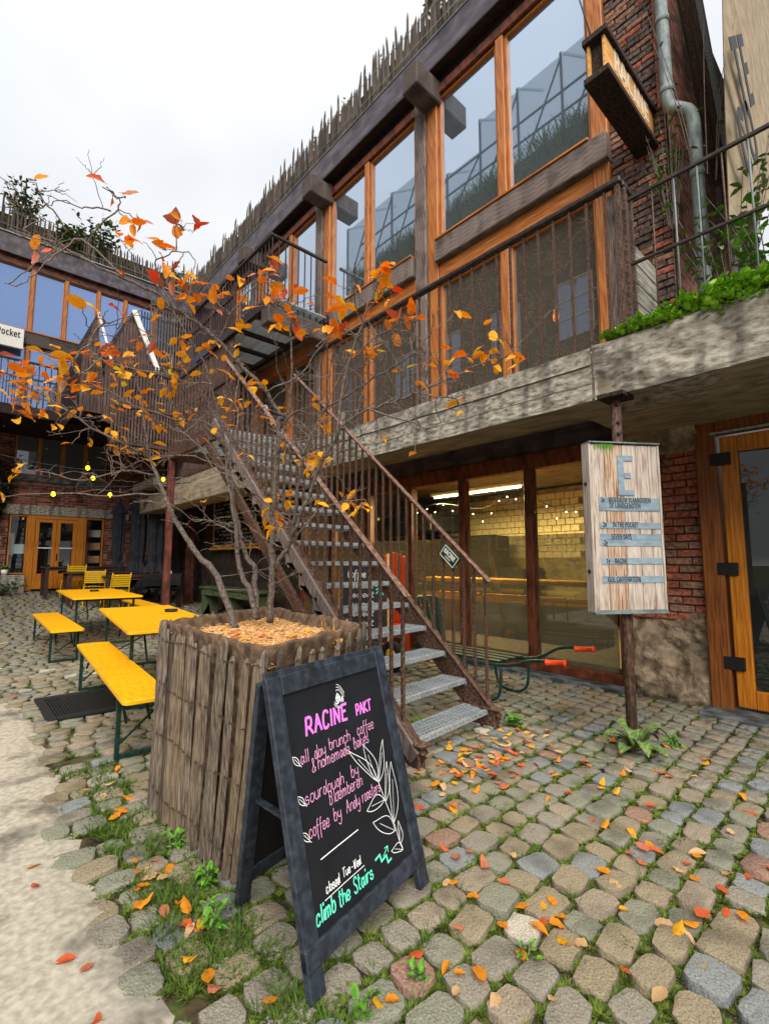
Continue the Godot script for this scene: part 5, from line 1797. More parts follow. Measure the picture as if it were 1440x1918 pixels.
func leaf_mat(k: String) -> String:
	var r := rng.randf()
	match k:
		"r": return "leaf_rust" if r < 0.35 else ("leaf_red" if r < 0.48 else "leaf_orange")
		"o": return "leaf_orange" if r < 0.66 else ("leaf_red" if r < 0.71 else ("leaf_gold" if r < 0.94 else "leaf_rust"))
		"g": return "leaf_gold" if r < 0.6 else ("leaf_orange" if r < 0.92 else "leaf_yellow")
		"y": return "leaf_yellow" if r < 0.25 else "leaf_gold"
	return "leaf_orange" if r < 0.4 else ("leaf_tan" if r < 0.72 else "leaf_gold")

func clusters(s: String) -> void:
	for w in s.split(" "):
		var f: PackedStringArray = w.split(",")
		var c := Vector3(float(f[0]), float(f[1]), float(f[2]))
		var n := int(f[3])
		var sp := float(f[4])
		var best: Vector3 = nodes[0][0]
		for q in nodes:
			if (q[0] - c).length() < (best - c).length() and (q[0] - c).length() > 0.05: best = q[0]
		var hub := c - Vector3.UP * 0.01
		twig(best, hub, 0.0038)
		for i in n + (3 if n > 3 else 1 if n > 2 else 0):
			var off := Vector3(rng.randf_range(-1, 1), rng.randf_range(-0.7, 0.7), rng.randf_range(-1, 1)) * sp * 1.25
			var p := c + off
			if n > 1: twig(hub.lerp(best, rng.randf() * 0.4), p, 0.0022)
			var yaw := rng.randf() * TAU
			var q := Basis(Vector3.UP, yaw) * Basis(Vector3.RIGHT, rng.randf_range(-2.3, -1.15)) * Basis(Vector3.UP, rng.randf_range(-0.7, 0.7))
			if f[5] == "r" or rng.randf() < 0.14: q = Basis(Vector3.UP, yaw) * Basis(Vector3.RIGHT, rng.randf_range(-2.9, -0.3)) * Basis(Vector3.UP, rng.randf_range(-1.2, 1.2))
			var sz := rng.randf_range(0.056, 0.102) * (1.15 if f[5] == "r" or f[5] == "o" else 0.95)
			var xf := Transform3D(q.scaled(Vector3.ONE * sz), p - tree.position)
			if leaf_count < 300:
				var o := part("leaf", leaf_mesh[rng.randi() % 5], m[leaf_mat(f[5])], tree)
				o.transform = xf
				leaf_count += 1
			else:
				rest_leaves.append(xf)

func bare_twigs(n: int) -> void:
	for i in n:
		var q: Array = nodes[rng.randi() % nodes.size()]
		var a: Vector3 = q[0]
		if (a.y > 2.9 and rng.randf() < 0.75) or (a.y < 1.75 and rng.randf() < 0.7): continue
		var dir := Vector3(rng.randf_range(-1, 1), rng.randf_range(-0.25, 0.75), rng.randf_range(-1, 1)).normalized()
		var l := rng.randf_range(0.12, 0.45)
		var mid := twig(a, a + dir * l, 0.0036)
		for k in 2 + rng.randi() % 2:
			var d2 := (dir + Vector3(rng.randf_range(-1, 1), rng.randf_range(-0.7, 0.9), rng.randf_range(-1, 1)) * 0.9).normalized()
			twig(mid, mid + d2 * l * rng.randf_range(0.3, 0.7), 0.0024)

func shrub() -> void:
	make_leaves()
	rng.seed = 101
	tree = thing("autumn_shrub", "bare multi-stemmed shrub with orange and yellow autumn leaves growing in the pale planter", "shrub", Vector3(1.8, 0.9, -3.3))
	twig_st = S(true)
	limb("stem", 0.026, 0.0120, "1.59,1.00,-3.37 1.53,1.23,-3.45 1.49,1.39,-3.51 1.41,1.52,-3.60 1.35,1.62,-3.67 1.31,1.70,-3.71 1.25,1.83,-3.78 1.20,2.01,-3.85 1.15,2.17,-3.91 1.10,2.31,-3.97")
	limb("branch", 0.010, 0.0040, "1.10,2.31,-3.97 0.93,2.41,-4.05 0.73,2.52,-4.14 0.53,2.67,-4.22 0.37,2.76,-4.29 0.21,2.82,-4.36")
	limb("branch", 0.009, 0.0040, "1.10,2.31,-3.97 1.08,2.56,-4.03 1.05,2.83,-4.10 1.01,3.06,-4.17 0.96,3.25,-4.23")
	limb("stem", 0.022, 0.0110, "1.71,1.08,-3.32 1.69,1.30,-3.39 1.66,1.36,-3.43 1.64,1.48,-3.47 1.63,1.61,-3.50 1.63,1.72,-3.52 1.62,1.91,-3.56 1.60,2.07,-3.60 1.59,2.20,-3.63 1.59,2.36,-3.66")
	limb("branch", 0.011, 0.0040, "1.60,2.15,-3.67 1.58,2.32,-3.64 1.54,2.51,-3.62 1.49,2.67,-3.61 1.42,2.88,-3.60 1.37,3.02,-3.60 1.32,3.11,-3.61 1.24,3.23,-3.64 1.16,3.37,-3.66 1.04,3.56,-3.69 0.89,3.70,-3.77")
	limb("stem", 0.022, 0.0100, "1.75,1.07,-3.35 1.74,1.33,-3.41 1.75,1.45,-3.42 1.71,1.52,-3.48 1.68,1.63,-3.53 1.67,1.76,-3.56 1.65,1.88,-3.59 1.64,1.99,-3.62 1.64,2.10,-3.64 1.63,2.24,-3.67 1.64,2.46,-3.69 1.62,2.60,-3.73")
	limb("branch", 0.008, 0.0030, "1.65,2.47,-3.72 1.70,2.65,-3.71 1.69,2.89,-3.75 1.72,3.08,-3.74 1.71,3.23,-3.76")
	limb("stem", 0.024, 0.0150, "1.74,1.07,-3.16 1.72,1.28,-3.12 1.71,1.44,-3.09 1.69,1.61,-3.06 1.67,1.77,-3.03 1.66,1.86,-3.01 1.65,2.09,-2.96 1.64,2.26,-2.92 1.62,2.46,-2.87 1.63,2.49,-2.86")
	limb("branch", 0.014, 0.0050, "1.63,2.49,-2.86 1.52,2.64,-2.88 1.40,2.75,-2.91 1.31,2.83,-2.93 1.20,2.94,-2.96 1.11,3.01,-2.99 1.03,3.06,-3.02 0.93,3.11,-3.05 0.83,3.18,-3.08 0.68,3.23,-3.14 0.55,3.27,-3.19 0.43,3.33,-3.23 0.32,3.37,-3.27 0.22,3.38,-3.31 0.13,3.39,-3.34")
	limb("branch", 0.009, 0.0040, "1.63,2.25,-2.89 1.66,2.56,-2.82 1.66,2.82,-2.79 1.63,3.08,-2.78 1.58,3.26,-2.80 1.48,3.46,-2.86")
	limb("stem", 0.017, 0.0100, "1.74,1.43,-3.11 1.74,1.52,-3.05 1.77,1.59,-2.99 1.77,1.67,-2.94 1.76,1.77,-2.90 1.75,1.88,-2.84 1.72,2.07,-2.76 1.70,2.20,-2.70")
	limb("branch", 0.010, 0.0030, "1.70,2.20,-2.70 1.71,2.30,-2.65 1.73,2.37,-2.61 1.76,2.50,-2.52 1.85,2.57,-2.40 1.94,2.67,-2.25 2.00,2.72,-2.16 2.07,2.79,-2.06 2.10,2.84,-2.00 2.12,2.89,-1.96")
	limb("branch", 0.011, 0.0040, "1.71,1.67,-2.84 1.73,1.81,-2.76 1.75,1.98,-2.67 1.77,2.15,-2.59 1.81,2.28,-2.50 1.83,2.37,-2.44 1.87,2.42,-2.38 1.93,2.47,-2.29 2.02,2.51,-2.17 2.10,2.55,-2.06 2.18,2.60,-1.94 2.30,2.68,-1.77 2.39,2.73,-1.63 2.46,2.74,-1.53")
	limb("branch", 0.006, 0.0030, "1.75,1.64,-2.87 1.85,1.85,-2.72 1.93,1.89,-2.63 2.06,1.92,-2.49")
	limb("branch", 0.007, 0.0030, "1.71,2.22,-2.35 1.71,2.63,-2.24 1.74,2.92,-2.13 1.76,3.06,-2.07 1.79,3.18,-2.02")
	limb("branch", 0.006, 0.0030, "0.48,3.27,-3.11 0.49,3.39,-3.05 0.56,3.48,-2.93 0.58,3.53,-2.89 0.55,3.57,-2.90 0.49,3.60,-2.92")
	limb("branch", 0.005, 0.0020, "0.55,3.49,-2.94 0.48,3.49,-2.96 0.41,3.46,-2.98 0.35,3.47,-2.99 0.26,3.47,-3.01")
	limb("branch", 0.005, 0.0020, "0.37,3.36,-3.09 0.30,3.44,-3.08 0.24,3.49,-3.08 0.22,3.53,-3.06 0.18,3.56,-3.07")
	limb("branch", 0.006, 0.0030, "0.60,2.88,-3.05 0.53,2.82,-3.06 0.50,2.73,-3.05 0.45,2.64,-3.05 0.44,2.55,-3.02 0.48,2.50,-2.94")
	limb("branch", 0.006, 0.0030, "0.64,3.14,-2.98 0.43,3.32,-3.04 0.36,3.24,-3.08 0.30,3.17,-3.11 0.24,3.08,-3.14 0.19,3.01,-3.17 0.12,3.00,-3.21")
	limb("branch", 0.004, 0.0020, "0.18,3.39,-3.29 0.14,3.48,-3.24 0.12,3.55,-3.18 0.06,3.57,-3.18")
	limb("branch", 0.005, 0.0030, "0.92,3.09,-3.01 0.83,3.26,-3.01 0.81,3.34,-3.00 0.85,3.35,-2.94 0.89,3.37,-2.88 0.94,3.36,-2.82")
	limb("branch", 0.004, 0.0020, "0.89,3.37,-2.86 0.87,3.46,-2.83 0.87,3.50,-2.81 0.90,3.47,-2.77")
	limb("branch", 0.006, 0.0030, "1.23,2.96,-3.02 1.26,3.11,-2.92 1.30,3.20,-2.82 1.35,3.29,-2.73")
	limb("branch", 0.006, 0.0030, "1.49,2.62,-2.83 1.62,2.72,-2.63 1.68,2.87,-2.48 1.75,2.99,-2.35")
	limb("branch", 0.006, 0.0030, "1.74,2.49,-2.49 1.78,2.70,-2.39 1.87,2.88,-2.23 1.97,2.97,-2.11 2.05,3.01,-2.00")
	limb("branch", 0.006, 0.0030, "2.04,2.53,-2.01 2.13,2.49,-1.88 2.19,2.48,-1.77 2.23,2.49,-1.71")
	limb("branch", 0.006, 0.0030, "1.85,2.43,-2.19 2.01,2.35,-2.03 2.09,2.31,-1.94 2.16,2.34,-1.86")
	limb("branch", 0.007, 0.0030, "1.23,2.02,-3.96 1.06,2.03,-4.04 0.86,2.00,-4.15 0.67,2.02,-4.24 0.42,2.00,-4.36 0.27,1.97,-4.43")
	limb("branch", 0.006, 0.0030, "1.17,2.18,-3.99 0.96,2.21,-4.12 0.74,2.12,-4.25 0.51,2.17,-4.38 0.32,2.18,-4.48")
	limb("branch", 0.006, 0.0030, "1.60,2.23,-3.67 1.44,2.31,-3.76 1.27,2.34,-3.86 1.07,2.29,-3.99 0.89,2.16,-4.12")
	limb("branch", 0.006, 0.0030, "1.54,2.51,-3.62 1.40,2.59,-3.68 1.23,2.60,-3.78 1.06,2.65,-3.87 0.89,2.72,-3.96 0.72,2.84,-4.03")
	limb("branch", 0.006, 0.0030, "1.41,2.86,-3.55 1.25,2.86,-3.64 1.08,2.91,-3.72 0.89,2.93,-3.82 0.66,2.98,-3.93")
	limb("branch", 0.007, 0.0030, "1.73,1.88,-3.13 1.59,2.01,-3.21 1.46,2.12,-3.28 1.36,2.15,-3.34 1.29,2.30,-3.36 1.13,2.45,-3.45")
	limb("branch", 0.006, 0.0030, "1.53,1.71,-3.32 1.43,1.76,-3.38 1.38,1.80,-3.41 1.29,1.79,-3.47")
	limb("branch", 0.005, 0.0030, "1.68,2.10,-3.01 1.58,2.18,-3.04 1.48,2.24,-3.08 1.41,2.35,-3.07")
	limb("branch", 0.005, 0.0030, "1.63,2.42,-2.87 1.69,2.52,-2.74 1.76,2.49,-2.65 1.82,2.53,-2.55")
	bare_twigs(330)
	clusters("0.22,3.64,-3.16,1,0.02,r 0.49,3.52,-2.78,1,0.01,r 0.58,3.50,-2.76,1,0.02,r 0.58,3.62,-3.03,1,0.02,r 0.63,3.45,-2.90,2,0.04,r 0.73,3.55,-3.03,3,0.05,r")
	clusters("0.78,3.81,-3.70,3,0.05,o 0.73,3.41,-2.96,1,0.02,o 0.78,3.28,-2.76,2,0.02,r 0.80,3.40,-2.62,1,0.02,r 0.95,3.57,-2.93,4,0.05,r 0.26,3.28,-3.32,2,0.03,r")
	clusters("0.35,3.28,-3.18,1,0.02,o 0.43,2.85,-2.87,1,0.02,o 0.55,2.87,-2.85,1,0.02,o 0.52,2.87,-2.99,1,0.02,o 0.66,3.21,-3.08,2,0.03,r 0.80,3.14,-2.76,4,0.07,r")
	clusters("1.17,3.32,-3.11,6,0.11,o 1.13,3.12,-2.90,2,0.05,o 1.30,3.28,-2.83,5,0.11,o 1.40,3.48,-2.70,1,0.03,o 1.54,3.54,-3.03,6,0.12,r 1.51,3.21,-2.60,6,0.12,o")
	clusters("1.61,3.13,-2.63,3,0.06,o 1.71,3.28,-2.50,2,0.05,o 1.62,3.11,-2.13,2,0.05,o 1.87,3.33,-2.12,3,0.05,o 1.68,3.08,-1.91,4,0.06,o 1.90,3.14,-2.04,2,0.03,o")
	clusters("1.80,3.04,-2.12,2,0.03,o 1.58,2.93,-2.22,3,0.05,o 1.67,2.92,-2.25,4,0.06,o 2.04,3.06,-2.09,3,0.04,o 2.06,3.00,-1.98,2,0.03,o 2.02,2.96,-2.13,3,0.06,r")
	clusters("1.88,2.83,-2.13,3,0.05,y 2.01,2.88,-2.39,3,0.06,g 1.78,2.85,-2.38,2,0.03,g 2.07,2.71,-1.91,2,0.03,g 2.08,2.62,-1.77,2,0.02,g 2.19,2.87,-1.58,1,0.02,g")
	clusters("2.31,3.09,-1.89,2,0.03,g 2.26,2.77,-1.77,3,0.07,t 2.47,2.83,-1.81,3,0.06,g 2.30,2.72,-1.57,4,0.07,g 2.29,2.66,-1.44,3,0.05,g 2.58,2.74,-1.72,2,0.03,g")
	clusters("2.17,2.61,-1.77,2,0.04,g 2.35,2.54,-1.85,2,0.04,g 2.27,2.45,-1.83,2,0.03,g 2.04,2.58,-1.95,2,0.03,g 2.15,2.77,-2.25,2,0.04,y 0.26,2.89,-4.27,5,0.10,o")
	clusters("0.38,2.89,-4.30,5,0.12,o 0.38,2.57,-3.12,6,0.09,t 0.50,2.85,-4.48,4,0.11,o 0.30,2.69,-4.55,4,0.11,o 0.40,2.66,-4.56,4,0.09,o 0.45,2.53,-3.06,4,0.07,g")
	clusters("0.67,2.79,-3.99,4,0.10,o 0.74,3.06,-3.99,6,0.10,o 0.77,2.84,-3.67,6,0.11,g 0.95,3.25,-4.24,3,0.08,o 1.00,2.99,-4.07,5,0.11,g 1.08,3.22,-4.03,4,0.09,o")
	clusters("1.06,2.92,-3.64,5,0.10,g 0.86,2.69,-3.88,4,0.09,g 1.12,2.90,-4.32,4,0.10,g 1.12,2.92,-3.48,4,0.08,g 1.22,3.14,-3.57,3,0.06,g 1.23,2.94,-3.13,4,0.06,g")
	clusters("1.15,2.78,-3.69,4,0.09,g 1.38,2.95,-3.45,3,0.07,t 1.38,2.75,-3.87,3,0.08,g 1.21,2.62,-3.97,5,0.09,g 1.33,2.67,-3.89,3,0.08,g 1.12,2.70,-4.09,3,0.08,g")
	clusters("1.47,2.56,-3.70,3,0.09,g 0.51,2.52,-4.26,1,0.02,g 0.61,2.36,-4.08,1,0.02,g 0.55,2.56,-4.32,1,0.03,g 0.96,2.40,-4.00,4,0.07,t 1.05,2.36,-3.96,4,0.09,t")
	clusters("0.31,2.15,-4.28,3,0.05,g 0.35,2.19,-4.23,2,0.03,g 0.27,2.01,-4.62,1,0.02,g 0.73,2.44,-4.22,2,0.04,t 1.36,2.65,-2.87,3,0.08,t 1.75,2.84,-3.87,4,0.12,g")
	clusters("1.47,2.67,-2.86,2,0.04,t 1.57,2.58,-3.13,3,0.07,g 1.73,2.93,-3.94,3,0.08,g 1.67,2.58,-2.99,2,0.05,t 1.69,2.55,-2.61,2,0.04,g 1.73,2.40,-2.54,3,0.06,g")
	clusters("1.79,2.16,-2.62,5,0.07,y 1.74,2.15,-2.77,3,0.05,y 1.82,2.22,-2.77,3,0.04,y 1.69,1.94,-2.93,4,0.05,y 1.73,1.86,-3.18,5,0.06,y 1.60,1.74,-2.83,3,0.03,y")
	clusters("2.07,1.94,-2.70,4,0.06,y 1.93,1.85,-2.40,4,0.05,y 1.76,1.90,-2.58,2,0.03,y 2.04,2.30,-2.29,2,0.02,t 2.01,2.14,-1.99,1,0.02,y 1.38,2.20,-2.88,2,0.03,g")
	clusters("1.67,3.10,-3.73,3,0.08,g 1.31,1.94,-3.43,1,0.02,g 1.58,2.21,-2.68,2,0.03,y 0.30,2.61,-3.03,3,0.06,o 0.59,2.66,-4.16,3,0.08,o 0.24,2.76,-4.27,4,0.08,t")
	clusters("0.80,2.66,-4.35,3,0.08,g 0.84,2.46,-3.98,3,0.06,t 0.35,2.65,-4.03,3,0.07,g 1.78,3.16,-2.40,2,0.03,o 1.72,3.03,-2.63,2,0.04,o 1.59,3.18,-2.88,3,0.07,o")
	clusters("1.38,3.16,-3.03,3,0.07,o 1.22,2.88,-2.81,2,0.05,g 0.90,3.12,-2.70,3,0.05,r 0.97,3.14,-2.98,2,0.04,o 0.84,3.05,-3.05,2,0.04,o")
	part("twigs", twig_st, m.twig, tree, "", "stuff")
	if rest_leaves.size():
		scatter("small_leaves", leaf_mesh[1], m.leaf_gold, rest_leaves, tree)
	O = Vector3.ZERO

# ---------------------------------------------------------------- fallen leaves, each one picked out
func fallen() -> void:
	rng.seed = 202
	var zones := [
		["among the leaves drifted at the foot of the stair", 3.0, -2.3, 0.75, 0.4, 88, "rrtto", "leaves drifted at the stair foot"],
		["between the stair foot and the directory post", 3.6, -2.35, 0.6, 0.45, 26, "rtto", "leaves between stair and post"],
		["on the setts close to the right of the chalkboard", 2.0, -1.35, 0.4, 0.4, 18, "rtoo", "leaves beside the chalkboard"],
		["on the open setts in the right foreground", 2.7, -0.95, 0.75, 0.45, 42, "otor", "leaves on the foreground setts"],
		["on the mossy setts round the directory post", 3.9, -1.45, 0.8, 0.4, 22, "rot", "leaves round the directory post"],
		["at the feet of the chalkboard in the foreground", 1.25, -1.2, 0.35, 0.3, 12, "otr", "leaves at the chalkboard feet"],
		["in the grass to the left of the planter", 0.85, -2.4, 0.17, 0.65, 26, "orto", "leaves in the grass by the planter"],
		["between the bench end and the planter", 0.9, -3.6, 0.16, 0.5, 10, "to", "leaves by the bench end"],
		["on the bare concrete path", 0.42, -2.5, 0.14, 0.6, 5, "rt", "leaves on the concrete path"],
		["on the straw inside the planter", 1.55, -2.75, 0.3, 0.4, 16, "rtt", "leaves on the planter straw"]]
	var word := {"leaf_orange": "orange", "leaf_red": "red", "leaf_rust": "rusty brown", "leaf_tan": "pale tan", "leaf_gold": "golden yellow", "leaf_yellow": "yellow"}
	for z in zones:
		for i in z[5]:
			var p := Vector3(z[1] + rng.randfn() * z[3] * 0.6, 0, z[2] + rng.randfn() * z[4] * 0.6)
			if z[7].ends_with("straw"): p = Vector3(clampf(p.x, 1.25, 1.85), 1.03, clampf(p.z, -3.3, -2.35))
			elif p.x > 1.0 and p.x < 2.1 and p.z < -1.95 and p.z > -3.9: continue
			elif p.x > 1.0 and p.x < 1.75 and p.z < -1.45 and p.z > -1.75: continue
			var c: String = z[6][rng.randi() % z[6].length()]
			var mt := "leaf_orange" if c == "o" else (("leaf_red" if rng.randf() < 0.5 else "leaf_rust") if c == "r" else ("leaf_tan" if rng.randf() < 0.6 else "leaf_gold"))
			p.y += 0.006 + rng.randf_range(0.0, 0.012)
			var q := Basis(Vector3.UP, rng.randf() * TAU) * Basis(Vector3.RIGHT, -PI / 2 + rng.randf_range(-0.14, 0.14)) * Basis(Vector3.UP, rng.randf_range(-0.2, 0.2) + (PI if rng.randf() < 0.4 else 0.0))
			var sz := rng.randf_range(0.048, 0.088)
			var how := "small " if sz < 0.06 else ("large " if sz > 0.075 else "")
			var o := single("fallen_leaf", leaf_mesh[rng.randi() % 5], m[mt], "%s%s fallen leaf %s" % [how, word[mt], z[0]], "leaf", p, "%s%s: %s" % [how, word[mt], z[7]])
			o.basis = q.scaled(Vector3(1.0, 1.0, 1.0) * sz)
	O = Vector3.ZERO

# ---------------------------------------------------------------- plants
func plant(called: String, label: String, cat: String, at: Vector3, stems: int, hgt: float, spread: float, leaf: float, mt: Material, group := "", per := 9, lean := Vector3.ZERO) -> void:
	var t := thing(called, label, cat, at, group)
	var st := S(true)
	var xfs := []
	for i in stems:
		var a := rng.randf() * TAU
		var tip := at + Vector3(cos(a), 0, sin(a)) * spread * rng.randf_range(0.3, 1.0) + Vector3.UP * hgt * rng.randf_range(0.55, 1.0) + lean * rng.randf_range(0.4, 1.0)
		var base := at + Vector3(cos(a), 0, sin(a)) * spread * 0.15
		var p := curve([base, base.lerp(tip, 0.4) + Vector3.UP * hgt * 0.12, tip], 5)
		tube(st, p, [0.006, 0.005, 0.005, 0.005, 0.004, 0.004, 0.004, 0.003, 0.003, 0.002, 0.002], 4, false)
		for k in per:
			var c: Vector3 = p[clampi(int(lerpf(2, p.size() - 1, float(k) / per)), 0, p.size() - 1)]
			var q := Basis(Vector3.UP, rng.randf() * TAU) * Basis(Vector3.RIGHT, rng.randf_range(-2.2, -0.5))
			xfs.append(Transform3D(q.scaled(Vector3.ONE * leaf * rng.randf_range(0.6, 1.2)), c - at))
	part("stem", st, m.twig, t)
	var lf := SurfaceTool.new()
	lf.begin(Mesh.PRIMITIVE_TRIANGLES)
	for x in xfs: lf.append_from(leaf_mesh[rng.randi() % 5], 0, x)
	part("foliage", lf.commit(), mt, t, "", "stuff")
	O = Vector3.ZERO

func plants() -> void:
	rng.seed = 303
	# the broad-leaved rosette at the foot of the directory post
	var c := Vector3(4.12, -0.01, -1.62)
	var t := thing("weed_rosette", "broad-leaved green rosette growing at the foot of the directory post", "plant", c)
	for i in 11:
		var a := TAU * i / 11.0 + rng.randf_range(-0.25, 0.25)
		var l := rng.randf_range(0.16, 0.3)
		var st := S(true)
		var d := Vector3(cos(a), 0, sin(a))
		var sd := Vector3(-d.z, 0, d.x)
		var rows := []
		for k in 7:
			var f := k / 6.0
			var w := 0.055 * sin(PI * pow(f, 1.25) * 0.97 + 0.06) * (1.0 + 0.18 * (k % 2))
			var q := c + d * l * f + Vector3.UP * (0.02 + 0.13 * sin(f * 2.6) * (0.5 + 0.5 * (i % 3)))
			rows.append([q - sd * w + Vector3.UP * w * 0.4, q, q + sd * w + Vector3.UP * w * 0.4])
		for k in 6:
			for j in 2:
				tri(st, rows[k][j], rows[k][j + 1], rows[k + 1][j + 1], Vector3.UP)
				tri(st, rows[k][j], rows[k + 1][j + 1], rows[k + 1][j], Vector3.UP)
		part("leaf", st, m.bush, t)
	var spots := [
		["small green herb at the front left foot of the chalkboard", 1.12, -1.35, 5, 0.1, 0.05, 0.04], ["clover-like herb in the setts right of the chalkboard foot", 1.36, -1.33, 6, 0.07, 0.06, 0.035],
		["leafy herb against the front corner of the planter", 1.0, -2.36, 7, 0.13, 0.07, 0.05], ["leafy herb halfway along the left side of the planter", 0.98, -2.75, 7, 0.12, 0.07, 0.045],
		["grassy herb behind the rear leg of the chalkboard", 0.93, -2.05, 8, 0.13, 0.09, 0.045], ["spreading herb under the lowest stair tread", 3.15, -3.1, 26, 0.13, 0.35, 0.06],
		["bright leafy herb beside the right stair foot", 3.95, -2.6, 8, 0.14, 0.1, 0.07], ["low dark herb on the setts right of the directory post", 4.5, -1.45, 9, 0.09, 0.12, 0.05],
		["pale herb under the second stair tread", 2.8, -3.0, 14, 0.1, 0.22, 0.05], ["tiny herb beside the orange stone in the foreground", 1.75, -1.12, 4, 0.06, 0.05, 0.03]]
	for s in spots:
		plant("herb", s[0], "plant", Vector3(s[1], -0.02, s[2]), s[3], s[4], s[5], s[6], m.herb, "", 6)
	# roof plants
	for s in [["bush with drooping stems growing over the roof fence of the end building", 2.9, 11.0, -16.95, 40, 1.6, 0.95, 0.16], ["dark bush on the roof fence near the left edge", 0.95, 11.2, -17.0, 40, 1.5, 0.8, 0.13], ["grassy bush on the roof fence between the two larger bushes", 2.1, 10.9, -16.8, 40, 0.9, 0.5, 0.15], ["small bush by the inner corner of the roof fences", 5.4, 11.0, -16.95, 14, 1.0, 0.35, 0.12]]:
		plant("roof_bush", s[0], "plant", Vector3(s[1], s[2], s[3]), s[4], s[5], s[6], s[7], m.bush, "", 12)
	for s in [["tall leafy weed above the roof fence near the top edge of the photo", 6.15, 11.2, -5.4, 9, 1.8, 0.3, 0.13], ["forked weed leaning out over the long roof fence", 6.1, 11.2, -6.6, 4, 1.45, 0.5, 0.07], ["thin spike of weed above the middle of the long roof fence", 6.1, 11.2, -8.3, 2, 1.3, 0.15, 0.07], ["thin weed above the far part of the long roof fence", 6.1, 11.2, -9.4, 2, 1.3, 0.15, 0.07], ["low weed on the long roof fence near the inner corner", 6.1, 11.2, -14.2, 6, 1.1, 0.35, 0.1]]:
		plant("roof_weed", s[0], "plant", Vector3(s[1], s[2], s[3]), s[4], s[5], s[6], s[7], m.weed_grey, "", 10)
	plant("creeper", "dark green creeper climbing the left end of the brick wall", "plant", Vector3(0.9, 2.6, -18.45), 46, 2.4, 0.7, 0.17, m.ivy_dark, "", 14)
	plant("ground_ivy", "low dark ivy below the plinth at the far left", "plant", Vector3(1.0, 0.5, -18.0), 30, 0.5, 0.9, 0.13, m.bush, "", 8)
	plant("balcony_bush", "tall leafy bush behind the thin railing on the balcony", "plant", Vector3(5.1, 3.43, -0.95), 22, 1.75, 0.55, 0.085, m.bush, "", 16)
	plant("bamboo_plant", "light green bamboo-like plant behind the thin railing", "plant", Vector3(4.75, 3.43, -0.55), 12, 1.25, 0.55, 0.11, m.herb, "", 14)
	plant("balcony_shrub", "dark shrub with bronze leaves low behind the thin railing", "plant", Vector3(5.0, 3.43, -0.2), 16, 0.9, 0.5, 0.09, m.leaf_rust, "", 12)
	plant("wall_vine", "vine with a few light green leaves round the bend of the downpipe", "plant", Vector3(5.86, 5.3, -1.6), 18, 1.5, 0.3, 0.075, m.herb, "", 4)
	plant("hanging_vine", "thin bare vine stems in front of the beige banner", "plant", Vector3(5.8, 5.6, -1.25), 7, 2.2, 0.7, 0.08, m.weed_grey, "", 3)
	# the carpet of ivy on the slab edge
	t = thing("ivy_carpet", "bright green ivy hanging over the right hand concrete slab edge", "ivy", Vector3(4.3, 3.45, 0))
	var xfs := []
	for i in 3000:
		var z := rng.randf_range(-1.75, 1.8)
		var k := smoothstep(-1.8, -0.9, z)
		var x := 4.19 + rng.randf() * rng.randf() * 0.5
		var y := 3.47 + rng.randf() * (0.04 + 0.14 * k) - (0.1 * k * rng.randf() if x < 4.26 else 0.0)
		var q := Basis(Vector3.UP, rng.randf() * TAU) * Basis(Vector3.RIGHT, rng.randf_range(-1.9, -0.7))
		xfs.append(Transform3D(q.scaled(Vector3.ONE * rng.randf_range(0.045, 0.085)), Vector3(x, y, z) - O))
	var keep := O
	scatter("leaves", leaf_mesh[2], m.ivy_bright, xfs, t)
	part("dark_mat", B(Vector3(4.24, 3.44, -1.5), Vector3(4.75, 3.5, 1.9), 0.02), m.soil, t)
	O = Vector3.ZERO

# ---------------------------------------------------------------- furniture and small things
func frame_leg(parent: Node, x: float, z: float, wd: float, hgt: float, inner: float) -> void:
	# a folding beer-table leg: two uprights, a foot bar, a diagonal brace
	var st := S()
	for s in [-1.0, 1.0]:
		box(st, Vector3(x + s * wd * 0.5, hgt * 0.5, z), Vector3(0.035, hgt, 0.025), 0.003)
	box(st, Vector3(x, 0.02, z), Vector3(wd - 0.036, 0.034, 0.024), 0.003)
	box(st, Vector3(x, hgt - 0.03, z), Vector3(wd - 0.036, 0.034, 0.024), 0.003)
	for s in [-1.0, 1.0]:
		bar(st, Vector3(x + s * wd * 0.3, hgt * 0.55, z), Vector3(x + s * wd * 0.3, hgt - 0.02, z + inner), 0.02, 0.012)
	bar(st, Vector3(x - wd * 0.42, hgt * 0.25, z), Vector3(x + wd * 0.42, hgt * 0.7, z), 0.016, 0.01)
	part("leg_frame", st, m.green_metal, parent)

